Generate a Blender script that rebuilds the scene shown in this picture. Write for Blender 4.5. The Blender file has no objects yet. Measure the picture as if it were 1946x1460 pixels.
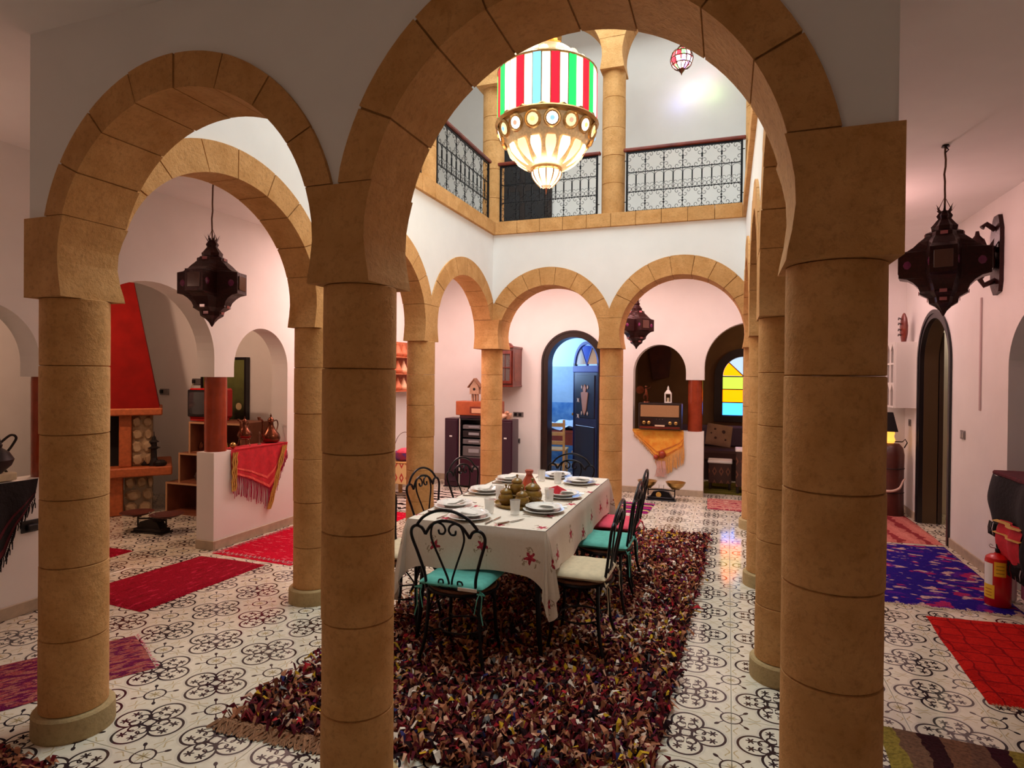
import bpy, math, random
from math import sin, cos, pi, sqrt, radians, atan2
from mathutils import Vector, Matrix, noise
random.seed(7)
scene = bpy.context.scene
COL = scene.collection

# ------------------------------------------------------------------ camera
CAM_H, FPX, YAW, PIT, ROL = 1.6, 1166.0, 0.338, -0.008, 0.009
cam_d = bpy.data.cameras.new('camera'); cam = bpy.data.objects.new('camera', cam_d); COL.objects.link(cam)
X0 = Vector((cos(YAW), sin(YAW), 0)); Z0 = Vector((-sin(YAW), cos(YAW), 0)); Y0 = Vector((0, 0, 1))
Y1 = Y0 * cos(PIT) - Z0 * sin(PIT); Z1 = Y0 * sin(PIT) + Z0 * cos(PIT)
X2 = X0 * cos(ROL) + Y1 * sin(ROL); Y2 = -X0 * sin(ROL) + Y1 * cos(ROL)
m = Matrix((X2, Y2, -Z1)).transposed().to_4x4(); m.translation = Vector((0, 0, CAM_H)); cam.matrix_world = m
cam_d.sensor_fit = 'HORIZONTAL'; cam_d.sensor_width = 36.0; cam_d.lens = FPX / 1946 * 36.0
cam_d.shift_y = -(730 - 723.8) / 1946; cam_d.clip_start = 0.05; cam_d.clip_end = 100
scene.camera = cam

# ------------------------------------------------------------------ view, world, large lights
vs = scene.view_settings
vs.view_transform = 'Standard'; vs.look = 'None'; vs.exposure = 0.0; vs.gamma = 1.0; vs.use_curve_mapping = False
w = bpy.data.worlds.new('world'); scene.world = w; w.use_nodes = True
w.node_tree.nodes['Background'].inputs[0].default_value = (0.75, 0.85, 1.0, 1)
w.node_tree.nodes['Background'].inputs[1].default_value = 0.6
def area(name, loc, rot, sx, sy, power, col):
    l = bpy.data.lights.new(name, 'AREA'); l.shape = 'RECTANGLE'; l.size = sx; l.size_y = sy; l.energy = power; l.color = col
    o = bpy.data.objects.new(name, l); o.location = loc; o.rotation_euler = rot; COL.objects.link(o); return o
def point(name, loc, power, col, r=0.05):
    l = bpy.data.lights.new(name, 'POINT'); l.energy = power; l.color = col; l.shadow_soft_size = r
    o = bpy.data.objects.new(name, l); o.location = loc; COL.objects.link(o); return o
area('skylight_daylight', (-1.25, 4.5, 6.45), (0, 0, 0), 2.4, 4.4, 205, (0.80, 0.95, 0.97))
area('corridor_fill_back', (-1.6, 7.38, 3.0), (0, 0, 0), 3.4, 0.3, 52, (1.0, 0.72, 0.69))  # unseen fill light added above the back corridor, no fixture there
area('corridor_fill_right', (1.25, 7.4, 3.03), (0, 0, 0), 0.5, 1.2, 16, (1.0, 0.60, 0.58))  # added fill for the far right corridor, stands for no fixture
area('corridor_fill_left', (-3.55, 6.3, 3.03), (0, 0, 0), 0.5, 2.4, 46, (1.0, 0.66, 0.60))  # added fill under the left corridor ceiling, kept out of view
point('corridor_fill_left_point', (-3.72, 5.9, 2.2), 14, (1.0, 0.62, 0.56), .06)  # extra unseen point light, brightens the left corridor walls
point('corridor_fill_front', (-1.5, -0.3, 2.6), 2.8, (1.0, 0.72, 0.50), .08)  # fill light added behind the camera for the front arcade
point('corridor_fill_right_middle', (1.0, 5.6, 2.45), 17, (1.0, 0.55, 0.52), .06)  # added fill hidden behind the front right column, tints the ceiling pink
point('corridor_fill_front_left', (-4.05, 1.7, 2.3), 4.5, (1.0, 0.60, 0.46), .06)  # added fill for the wall at the left edge
area('window_daylight_kitchen', (-3.6, 10.2, 2.2), (0, radians(-90), 0), 1.4, 1.2, 60, (0.38, 0.60, 1.0))
point('salon_fill', (-5.8, 4.0, 2.5), 48, (1.0, 0.62, 0.42), .06)  # unseen fill added to brighten the fireplace room
point('bath_fill', (2.75, 8.3, 2.7), 16, (1.0, 0.85, 0.62), .1)  # light added so the mosaic shows in the doorway
point('salon_side_fill', (1.9, 9.9, 2.6), 26, (1.0, 0.74, 0.40), .1)  # fill light added to lift the brown salon walls
area('upper_floor_fill_back', (-1.3, 7.9, 6.3), (0, 0, 0), 3.4, 0.5, 17, (0.90, 1.0, 0.98))  # added fill for the upper back wall, no fixture modelled
area('upper_floor_fill_left', (-3.6, 5.0, 6.3), (0, 0, 0), 0.5, 3.4, 13, (0.90, 1.0, 0.98))  # added fill for the left side of the gallery

# ------------------------------------------------------------------ helpers
def lin(c):
    return tuple(((v / 255) / 12.92 if v / 255 <= 0.04045 else ((v / 255 + 0.055) / 1.055) ** 2.4) for v in c)
class MB:
    def __init__(s): s.v = []; s.f = []; s.mi = []
    def add(s, vs_, fs, mi=0):
        b = len(s.v); s.v += [tuple(p) for p in vs_]; s.f += [tuple(i + b for i in f) for f in fs]; s.mi += [mi] * len(fs); return s
    def hexa(s, p, mi=0):      # 8 points: bottom 4 ccw, top 4
        return s.add(p, [(3, 2, 1, 0), (4, 5, 6, 7), (0, 1, 5, 4), (1, 2, 6, 5), (2, 3, 7, 6), (3, 0, 4, 7)], mi)
    def box(s, x0, x1, y0, y1, z0, z1, mi=0):
        return s.hexa([(x0, y0, z0), (x1, y0, z0), (x1, y1, z0), (x0, y1, z0), (x0, y0, z1), (x1, y0, z1), (x1, y1, z1), (x0, y1, z1)], mi)
    def bbox(s, x0, x1, y0, y1, z0, z1, b=0.005, mi=0):   # box with bevelled edges (chamfer all round)
        V = []; F = []
        rings = [(z0, b), (z0 + b, 0), (z1 - b, 0), (z1, b)]
        for z, i in rings:
            V += [(x0 + i + (b if i == 0 else 0), y0 + i, z), (x1 - i - (b if i == 0 else 0), y0 + i, z), (x1 - i, y0 + i + (b if i == 0 else 0), z), (x1 - i, y1 - i - (b if i == 0 else 0), z),
                  (x1 - i - (b if i == 0 else 0), y1 - i, z), (x0 + i + (b if i == 0 else 0), y1 - i, z), (x0 + i, y1 - i - (b if i == 0 else 0), z), (x0 + i, y0 + i + (b if i == 0 else 0), z)]
        F.append(tuple(range(7, -1, -1))); F.append(tuple(range(24, 32)))
        for r in range(3):
            for k in range(8): F.append((r * 8 + k, r * 8 + (k + 1) % 8, r * 8 + 8 + (k + 1) % 8, r * 8 + 8 + k))
        return s.add(V, F, mi)
    def lathe(s, prof, n=16, c=(0, 0, 0), mi=0, ph=0, sx=1, sy=1, caps=True):
        V = []; F = []
        for r, z in prof:
            for k in range(n):
                a = 2 * pi * k / n + ph; V.append((c[0] + r * cos(a) * sx, c[1] + r * sin(a) * sy, c[2] + z))
        for i in range(len(prof) - 1):
            for k in range(n): F.append((i * n + k, i * n + (k + 1) % n, (i + 1) * n + (k + 1) % n, (i + 1) * n + k))
        if caps:
            F.append(tuple(range(n - 1, -1, -1))); F.append(tuple(range((len(prof) - 1) * n, len(prof) * n)))
        return s.add(V, F, mi)
    def tube(s, pts, r=0.006, n=5, closed=False, mi=0):
        P = [Vector(p) for p in pts]; N = len(P); V = []; F = []; prev = None
        for i in range(N):
            if closed: t = P[(i + 1) % N] - P[i - 1]
            else: t = P[min(i + 1, N - 1)] - P[max(i - 1, 0)]
            if t.length < 1e-9: t = Vector((0, 0, 1))
            t.normalize()
            u = t.orthogonal().normalized() if prev is None else (prev - t * prev.dot(t))
            if u.length < 1e-6: u = t.orthogonal()
            u.normalize(); prev = u; w_ = t.cross(u)
            rr = r[i] if isinstance(r, (list, tuple)) else r
            for k in range(n):
                a = 2 * pi * k / n; V.append(P[i] + u * (cos(a) * rr) + w_ * (sin(a) * rr))
        for i in range(N if closed else N - 1):
            j = (i + 1) % N
            for k in range(n): F.append((i * n + k, i * n + (k + 1) % n, j * n + (k + 1) % n, j * n + k))
        if not closed: F.append(tuple(range(n - 1, -1, -1))); F.append(tuple(range((N - 1) * n, N * n)))
        return s.add(V, F, mi)
    def prism(s, poly, a0, a1, axis='y', mi=0):     # poly of 2-D points extruded along axis
        n = len(poly)
        def P(p, a): return (p[0], a, p[1]) if axis == 'y' else ((a, p[0], p[1]) if axis == 'x' else (p[0], p[1], a))
        return s.add([P(p, a0) for p in poly] + [P(p, a1) for p in poly],
                     [tuple(range(n)), tuple(range(2 * n - 1, n - 1, -1))] + [(k, n + k, n + (k + 1) % n, (k + 1) % n) for k in range(n)], mi)
    def sphere(s, c, r, n=10, m_=6, mi=0, sz=1):
        return s.lathe([(max(r * sin(pi * i / m_), 1e-4), -r * sz * cos(pi * i / m_)) for i in range(m_ + 1)], n, c, mi)
    def tf(s, M, i0=0):
        for i in range(i0, len(s.v)): s.v[i] = tuple(M @ Vector(s.v[i]))
        return s
def fixn(me):
    import bmesh
    bm = bmesh.new(); bm.from_mesh(me); bmesh.ops.recalc_face_normals(bm, faces=bm.faces); bm.to_mesh(me); bm.free()
def mesh(name, mb, mats, smooth=False):
    me = bpy.data.meshes.new(name); me.from_pydata(mb.v, [], mb.f); me.validate()
    if not isinstance(mats, (list, tuple)): mats = [mats]
    for q in mats: me.materials.append(q)
    if len(mats) > 1: me.polygons.foreach_set('material_index', mb.mi[:len(me.polygons)])
    fixn(me)
    if smooth:
        me.polygons.foreach_set('use_smooth', [True] * len(me.polygons))
        try: me.set_sharp_from_angle(angle=radians(smooth if smooth is not True else 40))
        except Exception: pass
    me.update(); return me
def obj(name, mb, mats, parent=None, smooth=False, loc=None, rz=0, me=None):
    if me is None: me = mesh(name, mb, mats, smooth)
    o = bpy.data.objects.new(name, me); COL.objects.link(o)
    if parent is not None: o.parent = parent
    if loc is not None: o.location = loc
    o.rotation_euler = (0, 0, rz)
    return o
def thing(name, label, cat, loc=(0, 0, 0), rz=0, group=None):
    o = bpy.data.objects.new(name, None); COL.objects.link(o); o.empty_display_size = 0.05
    o.location = loc; o.rotation_euler = (0, 0, rz); o['label'] = label; o['category'] = cat
    if group: o['group'] = group
    return o
def tag(o, label, cat, group=None):
    o['label'] = label; o['category'] = cat
    if group: o['group'] = group
    return o
def struct(o): o['kind'] = 'structure'; return o
def sempty(name, loc=(0, 0, 0)):
    o = bpy.data.objects.new(name, None); COL.objects.link(o); o.location = loc; o['kind'] = 'structure'; return o
def dup(root, loc, rz=0, label=None, group=None):
    r = root.copy(); COL.objects.link(r); r.location = loc; r.rotation_euler = (0, 0, rz)
    if label: r['label'] = label
    if group: r['group'] = group
    for ch in list(root.children):
        c = ch.copy(); COL.objects.link(c); c.parent = r
        for g in list(ch.children):
            d = g.copy(); COL.objects.link(d); d.parent = c
    return r

# ------------------------------------------------------------------ materials
class S:
    nt = None
    def __init__(s, k): s.k = k
    @staticmethod
    def m(op, *a):
        n = S.nt.nodes.new('ShaderNodeMath'); n.operation = op
        for i, x in enumerate(a):
            if isinstance(x, S): S.nt.links.new(x.k, n.inputs[i])
            else: n.inputs[i].default_value = x
        return S(n.outputs[0])
    def __add__(s, o): return S.m('ADD', s, o)
    __radd__ = __add__
    def __sub__(s, o): return S.m('SUBTRACT', s, o)
    def __rsub__(s, o): return S.m('SUBTRACT', o, s)
    def __mul__(s, o): return S.m('MULTIPLY', s, o)
    __rmul__ = __mul__
    def __truediv__(s, o): return S.m('DIVIDE', s, o)
    def __lt__(s, o): return S.m('LESS_THAN', s, o)
    def __gt__(s, o): return S.m('GREATER_THAN', s, o)
def smax(a, b): return S.m('MAXIMUM', a, b)
def smin(a, b): return S.m('MINIMUM', a, b)
def sabs(a): return S.m('ABSOLUTE', a)
def slen(a, b): return S.m('SQRT', a * a + b * b)
def frac(a): return S.m('FRACT', a)
def band(d, w): return sabs(d) < w
def newmat(name, rough=0.6, metal=0.0, spec=0.5):
    m_ = bpy.data.materials.new(name); m_.use_nodes = True; nt = m_.node_tree; b = nt.nodes['Principled BSDF']
    b.inputs['Roughness'].default_value = rough; b.inputs['Metallic'].default_value = metal; b.inputs['Specular IOR Level'].default_value = spec
    S.nt = nt; return m_, nt, b
def coords(nt, kind='Object'):
    tc = nt.nodes.new('ShaderNodeTexCoord'); sp = nt.nodes.new('ShaderNodeSeparateXYZ'); nt.links.new(tc.outputs[kind], sp.inputs[0])
    return tc.outputs[kind], S(sp.outputs[0]), S(sp.outputs[1]), S(sp.outputs[2])
def mixc(nt, f, a, b):
    n = nt.nodes.new('ShaderNodeMix'); n.data_type = 'RGBA'
    for i, x in ((0, f), (6, a), (7, b)):
        if isinstance(x, S): nt.links.new(x.k, n.inputs[i])
        elif hasattr(x, 'is_linked'): nt.links.new(x, n.inputs[i])
        elif isinstance(x, tuple): n.inputs[i].default_value = (*x[:3], 1)
        else: n.inputs[i].default_value = x
    return n.outputs[2]
def noisetex(nt, vec, scale, detail=3, rough=0.55):
    n = nt.nodes.new('ShaderNodeTexNoise'); n.inputs['Scale'].default_value = scale; n.inputs['Detail'].default_value = detail
    n.inputs['Roughness'].default_value = rough
    if vec is not None: nt.links.new(vec, n.inputs['Vector'])
    return S(n.outputs['Fac'])
def ramp(f, a, b):
    n = S.nt.nodes.new('ShaderNodeMapRange'); S.nt.links.new(f.k, n.inputs[0]); n.inputs[1].default_value = a; n.inputs[2].default_value = b
    return S(n.outputs[0])
def bump(nt, b, h, dist=0.01, st=0.5):
    n = nt.nodes.new('ShaderNodeBump'); n.inputs['Strength'].default_value = st; n.inputs['Distance'].default_value = dist
    nt.links.new(h.k, n.inputs['Height']); nt.links.new(n.outputs[0], b.inputs['Normal'])
def simple(name, c, rough=0.6, metal=0.0, var=0.0, scale=20, c2=None, bmp=0.0, spec=0.5, kind='Object'):
    m_, nt, b = newmat(name, rough, metal, spec); b.inputs['Base Color'].default_value = (*c, 1)
    if var or c2 or bmp:
        v, x, y, z = coords(nt, kind); n = noisetex(nt, v, scale, 4)
        if var or c2:
            d = c2 if c2 else tuple(q * (1 - var) for q in c)
            nt.links.new(mixc(nt, ramp(n, 0.32, 0.68), c, d), b.inputs['Base Color'])
        if bmp: bump(nt, b, n, bmp, 0.6)
    return m_
def emit(name, c, st, base=None):
    m_, nt, b = newmat(name, 0.4); b.inputs['Base Color'].default_value = (*(base or c), 1)
    b.inputs['Emission Color'].default_value = (*c, 1); b.inputs['Emission Strength'].default_value = st; return m_
def sandstone(name, c, c2, scale=7):
    m_, nt, b = newmat(name, 0.82, 0, 0.25)
    g = nt.nodes.new('ShaderNodeNewGeometry'); v = g.outputs['Position']
    n = noisetex(nt, v, scale, 6, 0.62); n2 = noisetex(nt, v, scale * 7, 5, 0.7); n3 = noisetex(nt, v, 1.7, 2)
    oi = nt.nodes.new('ShaderNodeObjectInfo')
    a = mixc(nt, ramp(n, 0.35, 0.7), c, c2)
    a = mixc(nt, ramp(n3, 0.35, 0.7) * 0.45, a, tuple(q * 0.80 for q in c))
    a = mixc(nt, S(oi.outputs['Random']) * 0.22, a, tuple(q * 0.72 for q in c2))
    nt.links.new(a, b.inputs['Base Color']); sp = ramp(n2, 0.50, 0.72)
    a = mixc(nt, sp * 0.5, a, tuple(q * 0.55 for q in c2)); nt.links.new(a, b.inputs['Base Color'])
    bump(nt, b, n2 * 0.6 + n, 0.014, 0.7); return m_
M = {}
M['stone'] = sandstone('sandstone', (0.72, 0.385, 0.150), (0.52, 0.245, 0.072))
M['mortar'] = sandstone('mortar_joint', (0.44, 0.22, 0.075), (0.34, 0.16, 0.05))
M['plinth'] = sandstone('plinth_stone', (0.56, 0.40, 0.20), (0.47, 0.33, 0.15))
M['plaster'] = simple('white_plaster', (0.83, 0.80, 0.775), 0.75, var=0.05, scale=3, bmp=0.003, spec=0.25)
M['base'] = simple('stone_skirting', (0.50, 0.40, 0.29), 0.5, var=0.2, scale=14)
M['red_plaster'] = simple('red_lime_plaster', (0.24, 0.007, 0.005), 0.8, var=0.25, scale=6, spec=0.1)
M['red_gloss'] = simple('polished_red_plaster', (0.36, 0.055, 0.02), 0.16, var=0.3, scale=9)
M['orange_clay'] = simple('orange_clay_trim', (0.52, 0.12, 0.03), 0.6, var=0.3, scale=30)
M['iron'] = simple('black_wrought_iron', (0.012, 0.011, 0.014), 0.33, 0.7, var=0.3, scale=30)
M['iron_matt'] = simple('dark_iron', (0.02, 0.014, 0.013), 0.5, 0.5)
M['rust'] = simple('oxblood_pierced_metal', (0.018, 0.003, 0.003), 0.32, 0.5, c2=(0.04, 0.006, 0.006), scale=60, bmp=0.004)
M['darkwood'] = simple('dark_brown_wood', (0.022, 0.010, 0.008), 0.35, var=0.4, scale=10)
M['redwood'] = simple('varnished_mahogany', (0.20, 0.028, 0.012), 0.3, c2=(0.11, 0.012, 0.006), scale=9)
M['orangewood'] = simple('orange_varnished_wood', (0.48, 0.11, 0.035), 0.35, c2=(0.36, 0.07, 0.02), scale=12)
M['pine'] = simple('pine_wood', (0.66, 0.38, 0.12), 0.45, c2=(0.52, 0.26, 0.07), scale=8)
M['black'] = simple('black_plastic', (0.010, 0.008, 0.010), 0.35)
M['void'] = simple('matt_black_filling', (0.006, 0.004, 0.003), 0.9)  # near black, fills the fireplace openings and the figurine's doorway
M['plum'] = simple('plum_black_veneer', (0.045, 0.006, 0.022), 0.3, var=0.3, scale=5)
M['white_paint'] = simple('white_painted_wood', (0.80, 0.77, 0.72), 0.45)
M['metalgrey'] = simple('grey_socket_plate', (0.22, 0.20, 0.19), 0.4, 0.3)
M['copper'] = simple('aged_copper', (0.20, 0.06, 0.03), 0.22, 0.85, c2=(0.10, 0.03, 0.015), scale=12)
M['brass'] = simple('old_brass', (0.55, 0.36, 0.12), 0.28, 0.9, c2=(0.36, 0.22, 0.07), scale=14)
M['olive_glaze'] = simple('olive_brown_glaze', (0.30, 0.17, 0.03), 0.22, c2=(0.20, 0.10, 0.015), scale=22)
M['porcelain'] = simple('white_porcelain', (0.84, 0.82, 0.78), 0.12)
M['steel'] = simple('cutlery_steel', (0.60, 0.58, 0.55), 0.18, 1.0)
M['turq'] = simple('turquoise_cotton', (0.12, 0.48, 0.40), 0.85, var=0.18, scale=30, bmp=0.002)
M['cream'] = simple('cream_cotton', (0.68, 0.57, 0.38), 0.85, var=0.15, scale=30, bmp=0.002)
M['coral'] = simple('coral_pink_cotton', (0.85, 0.08, 0.14), 0.85, var=0.18, scale=30, bmp=0.002)
M['seatwood'] = simple('brown_rush_seat', (0.20, 0.07, 0.03), 0.6, var=0.4, scale=40)
M['crimson'] = simple('crimson_cloth', (0.62, 0.015, 0.03), 0.8, var=0.3, scale=25)
M['napkin'] = simple('white_linen_napkin', (0.84, 0.80, 0.74), 0.85, var=0.06, scale=30)
M['clay_red'] = simple('red_glazed_clay', (0.42, 0.055, 0.02), 0.25, var=0.3, scale=10)
M['rope'] = simple('brown_cord', (0.16, 0.08, 0.045), 0.8, var=0.3, scale=60)
M['ext_red'] = simple('red_enamel', (0.55, 0.006, 0.006), 0.25)
M['yellow_label'] = simple('yellow_label', (0.85, 0.52, 0.02), 0.5)
M['white_label'] = simple('white_label', (0.8, 0.78, 0.74), 0.5)
M['black_wool'] = simple('black_wool', (0.010, 0.006, 0.008), 0.95, var=0.4, scale=40, bmp=0.01)
M['wine_wool'] = simple('wine_wool', (0.10, 0.006, 0.014), 0.95, var=0.4, scale=30, bmp=0.01)
M['gold_thread'] = simple('gold_thread', (0.60, 0.34, 0.06), 0.6, var=0.3, scale=60)
M['magenta'] = simple('magenta_thread', (0.60, 0.01, 0.11), 0.8, var=0.3, scale=60)
M['orange_cloth'] = simple('orange_cloth', (0.78, 0.27, 0.02), 0.8, c2=(0.85, 0.45, 0.06), scale=14)
M['orange_thread'] = simple('orange_thread', (0.82, 0.42, 0.12), 0.8, var=0.2, scale=60)
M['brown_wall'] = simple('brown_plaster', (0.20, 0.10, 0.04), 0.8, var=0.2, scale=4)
M['blue_upper'] = simple('pale_blue_paint', (0.62, 0.72, 0.85), 0.6)
M['blue_lower'] = simple('grey_blue_paint', (0.36, 0.46, 0.52), 0.5, var=0.1, scale=12)
M['blue_tile'] = simple('blue_wall_tile', (0.05, 0.16, 0.34), 0.3, c2=(0.16, 0.30, 0.45), scale=10)
M['leather'] = simple('oxblood_leather', (0.10, 0.022, 0.014), 0.4, c2=(0.05, 0.01, 0.008), scale=6)
M['dark_cushion'] = simple('dark_velvet', (0.05, 0.018, 0.012), 0.9)
M['beige_cushion'] = simple('beige_cushion_cloth', (0.30, 0.17, 0.10), 0.9, var=0.2, scale=9)
M['terracotta'] = simple('orange_terracotta', (0.62, 0.20, 0.08), 0.6, c2=(0.45, 0.10, 0.04), scale=18)
M['grey_silver'] = simple('brushed_grey_plastic', (0.16, 0.16, 0.17), 0.3, 0.4)
M['amber_glow'] = emit('amber_lamp_glow', (1.0, 0.42, 0.06), 1.6)
def glassmat(name, c, tr=0.35):
    m_, nt, b = newmat(name, 0.06); b.inputs['Base Color'].default_value = (*c, 1); b.inputs['Alpha'].default_value = tr; return m_
M['glass'] = glassmat('clear_drinking_glass', (0.86, 0.84, 0.80), 0.38)
M['cabglass'] = glassmat('cabinet_glass', (0.35, 0.30, 0.28), 0.22)
# --- patterned cement tile: quatrefoils of four leafed lobes, a ringed rosette on each corner
TP = 0.386; TX, TY = 0.034, 3.44           # tile pitch, a rosette corner
def tile_mat():
    m_, nt, b = newmat('patterned_cement_tile', 0.2, 0, 0.55)
    v, ox, oy, oz = coords(nt)
    u = sabs(frac(ox / TP + 0.5) - 0.5); t = sabs(frac(oy / TP + 0.5) - 0.5)
    x = smax(u, t); y = smin(u, t)
    l1 = slen(x - 0.250, y) - 0.185; l2 = slen(x, y - 0.250) - 0.185
    un = smin(l1, l2)
    black = band(un, 0.0145)
    # channel between the lobes cut to curls
    dx = x - 0.295; dy = y - 0.078
    an = S.m('ARCTAN2', dy, dx); star = slen(dx, dy) < (S.m('COSINE', an * 6.0) * 0.017 + 0.041)
    ring = band(slen(x - 0.155, y - 0.062) - 0.058, 0.012) * (y > 0.012)
    ring2 = band(slen(x - 0.235, y - 0.03) - 0.055, 0.009) * (y > 0.03) * (x < 0.27)
    a = (x + y) * 0.7071; bb = (x - y) * 0.7071
    dia = slen(a - 0.085, bb) < 0.026
    blob = slen((a - 0.165) / 1.6, bb) < 0.026
    qx = 0.5 - x; qy = 0.5 - y
    r = slen(qx, qy); c_ring = band(r - 0.122, 0.011)
    da = (qx + qy) * 0.7071; db = (qx - qy) * 0.7071
    arm = band(db, 0.007) * (da > 0.125) * (da < 0.24)
    tip = slen((da - 0.235) / 1.7, db) < 0.022
    dark = black
    for q in (star, ring, ring2, dia, blob, c_ring, arm, tip): dark = smax(dark, q)
    an2 = S.m('ARCTAN2', qy, qx)
    gold = (r < (S.m('COSINE', an2 * 8.0) * 0.026 + 0.045))
    sq = band(qx - 0.045 - S.m('SINE', qy * 40.0) * 0.022, 0.008) * (qy > 0.19) * (qy < 0.335)
    gold = smax(gold, sq)
    halo = band(un - 0.030, 0.012)
    n = noisetex(nt, v, 30, 3); oi = nt.nodes.new('ShaderNodeObjectInfo')
    base = mixc(nt, ramp(n, 0.3, 0.7), (0.78, 0.71, 0.58), (0.70, 0.63, 0.49))
    base = mixc(nt, S(oi.outputs['Random']) * 0.25, base, (0.66, 0.60, 0.50))
    c = mixc(nt, halo * 0.35, base, (0.50, 0.44, 0.38))
    c = mixc(nt, gold * 0.75, c, (0.42, 0.30, 0.10))
    c = mixc(nt, dark, c, (0.022, 0.014, 0.020))
    nt.links.new(c, b.inputs['Base Color'])
    nt.links.new((n * 0.08 + 0.055).k, b.inputs['Roughness'])
    return m_
M['tile'] = tile_mat()
def stripes_mat(name, cols, scale, axis=1, warp=0.15, nscale=6, rough=0.95):
    m_, nt, b = newmat(name, rough, 0, 0.1)
    v, x, y, z = coords(nt); n = noisetex(nt, v, nscale, 3)
    t = frac(((x, y)[axis] + (n - 0.5) * warp) * scale)
    rp = nt.nodes.new('ShaderNodeValToRGB'); nt.links.new(t.k, rp.inputs[0]); rp.color_ramp.interpolation = 'CONSTANT'
    e = rp.color_ramp.elements
    while len(e) < len(cols): e.new(0.5)
    for i, c in enumerate(cols): e[i].position = i / len(cols); e[i].color = (*c, 1)
    n2 = noisetex(nt, v, 70, 2)
    nt.links.new(mixc(nt, ramp(n2, 0.4, 0.7) * 0.5, rp.outputs[0], tuple(q * 0.35 for q in cols[0])), b.inputs['Base Color'])
    bump(nt, b, n2, 0.01, 0.8); return m_
def blotch_mat(name, base, spots, scale=9, stretch=(1, 1), thr=0.55, line=None):
    m_, nt, b = newmat(name, 0.95, 0, 0.1)
    v, x, y, z = coords(nt)
    cb = nt.nodes.new('ShaderNodeCombineXYZ'); nt.links.new((x * stretch[0]).k, cb.inputs[0]); nt.links.new((y * stretch[1]).k, cb.inputs[1])
    c = base
    for i, sp in enumerate(spots):
        n = noisetex(nt, cb.outputs[0], scale * (1 + 0.37 * i), 3, 0.5)
        c = mixc(nt, ramp(n, thr, thr + 0.03), c, sp)
    if line:
        col, s1, wdt = line
        wn = noisetex(nt, v, 4, 2)
        d = sabs(frac((x + y + wn * 0.15) * s1) - 0.5) - sabs(frac((x - y + wn * 0.15) * s1) - 0.5)
        c = mixc(nt, band(d, wdt) * 0.8, c, col)
    n2 = noisetex(nt, v, 90, 2); c = mixc(nt, ramp(n2, 0.42, 0.7) * 0.45, c, tuple(q * 0.35 for q in base))
    nt.links.new(c, b.inputs['Base Color']); bump(nt, b, n2, 0.012, 0.9); return m_
M['rug_red'] = blotch_mat('crimson_pile', (0.32, 0.003, 0.018), [(0.24, 0.002, 0.010), (0.55, 0.02, 0.06)], 7, (1, 3), 0.60)
M['rug_bright'] = blotch_mat('scarlet_flatweave', (0.62, 0.004, 0.030), [(0.80, 0.16, 0.20), (0.48, 0.0, 0.02)], 9, (4, 1), 0.60)
M['rug_purple'] = blotch_mat('plum_and_rose_wool', (0.16, 0.010, 0.060), [(0.38, 0.07, 0.07), (0.42, 0.13, 0.10)], 10, (1, 3), 0.52)
M['rug_blue'] = blotch_mat('indigo_flower_wool', (0.020, 0.006, 0.22), [(0.42, 0.02, 0.12), (0.10, 0.01, 0.26), (0.62, 0.40, 0.36)], 4.2, (1, 1.6), 0.575)
M['rug_pink'] = stripes_mat('rose_zigzag_wool', [(0.55, 0.16, 0.14), (0.60, 0.20, 0.17), (0.50, 0.15, 0.13), (0.24, 0.02, 0.03)], 4.2, 0, 0.16, 9)
M['rug_red2'] = blotch_mat('scarlet_lattice_wool', (0.55, 0.010, 0.006), [(0.42, 0.006, 0.004)], 8, (1, 1), 0.55, ((0.16, 0.0, 0.004), 4.0, 0.045))
M['rug_dark'] = stripes_mat('olive_and_brown_stripes', [(0.035, 0.008, 0.010), (0.20, 0.09, 0.05), (0.17, 0.08, 0.05), (0.04, 0.006, 0.012), (0.30, 0.22, 0.04), (0.19, 0.10, 0.06)], 2.0, 0, 0.10, 7)
M['rug_hall'] = stripes_mat('rose_stripe_mat', [(0.50, 0.12, 0.12), (0.62, 0.36, 0.28), (0.30, 0.03, 0.06), (0.60, 0.30, 0.22)], 7, 1, 0.20, 12)
M['rug_mid'] = stripes_mat('violet_band_mat', [(0.22, 0.01, 0.13), (0.60, 0.40, 0.16), (0.05, 0.02, 0.10), (0.45, 0.02, 0.14)], 3.6, 1, 0.05, 9)
M['rug_zebra'] = stripes_mat('black_and_white_stripes', [(0.02, 0.008, 0.008), (0.72, 0.62, 0.54), (0.72, 0.62, 0.54)], 6.5, 1, 0.25, 6)
M['rug_salon'] = stripes_mat('green_gold_mat', [(0.10, 0.09, 0.01), (0.16, 0.12, 0.02)], 6, 1, 0.05)
M['fringe'] = simple('natural_wool_fringe', (0.56, 0.44, 0.30), 0.95, var=0.3, scale=60)
M['fringe_brown'] = simple('tan_wool_fringe', (0.42, 0.20, 0.10), 0.95, var=0.3, scale=60)
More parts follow.
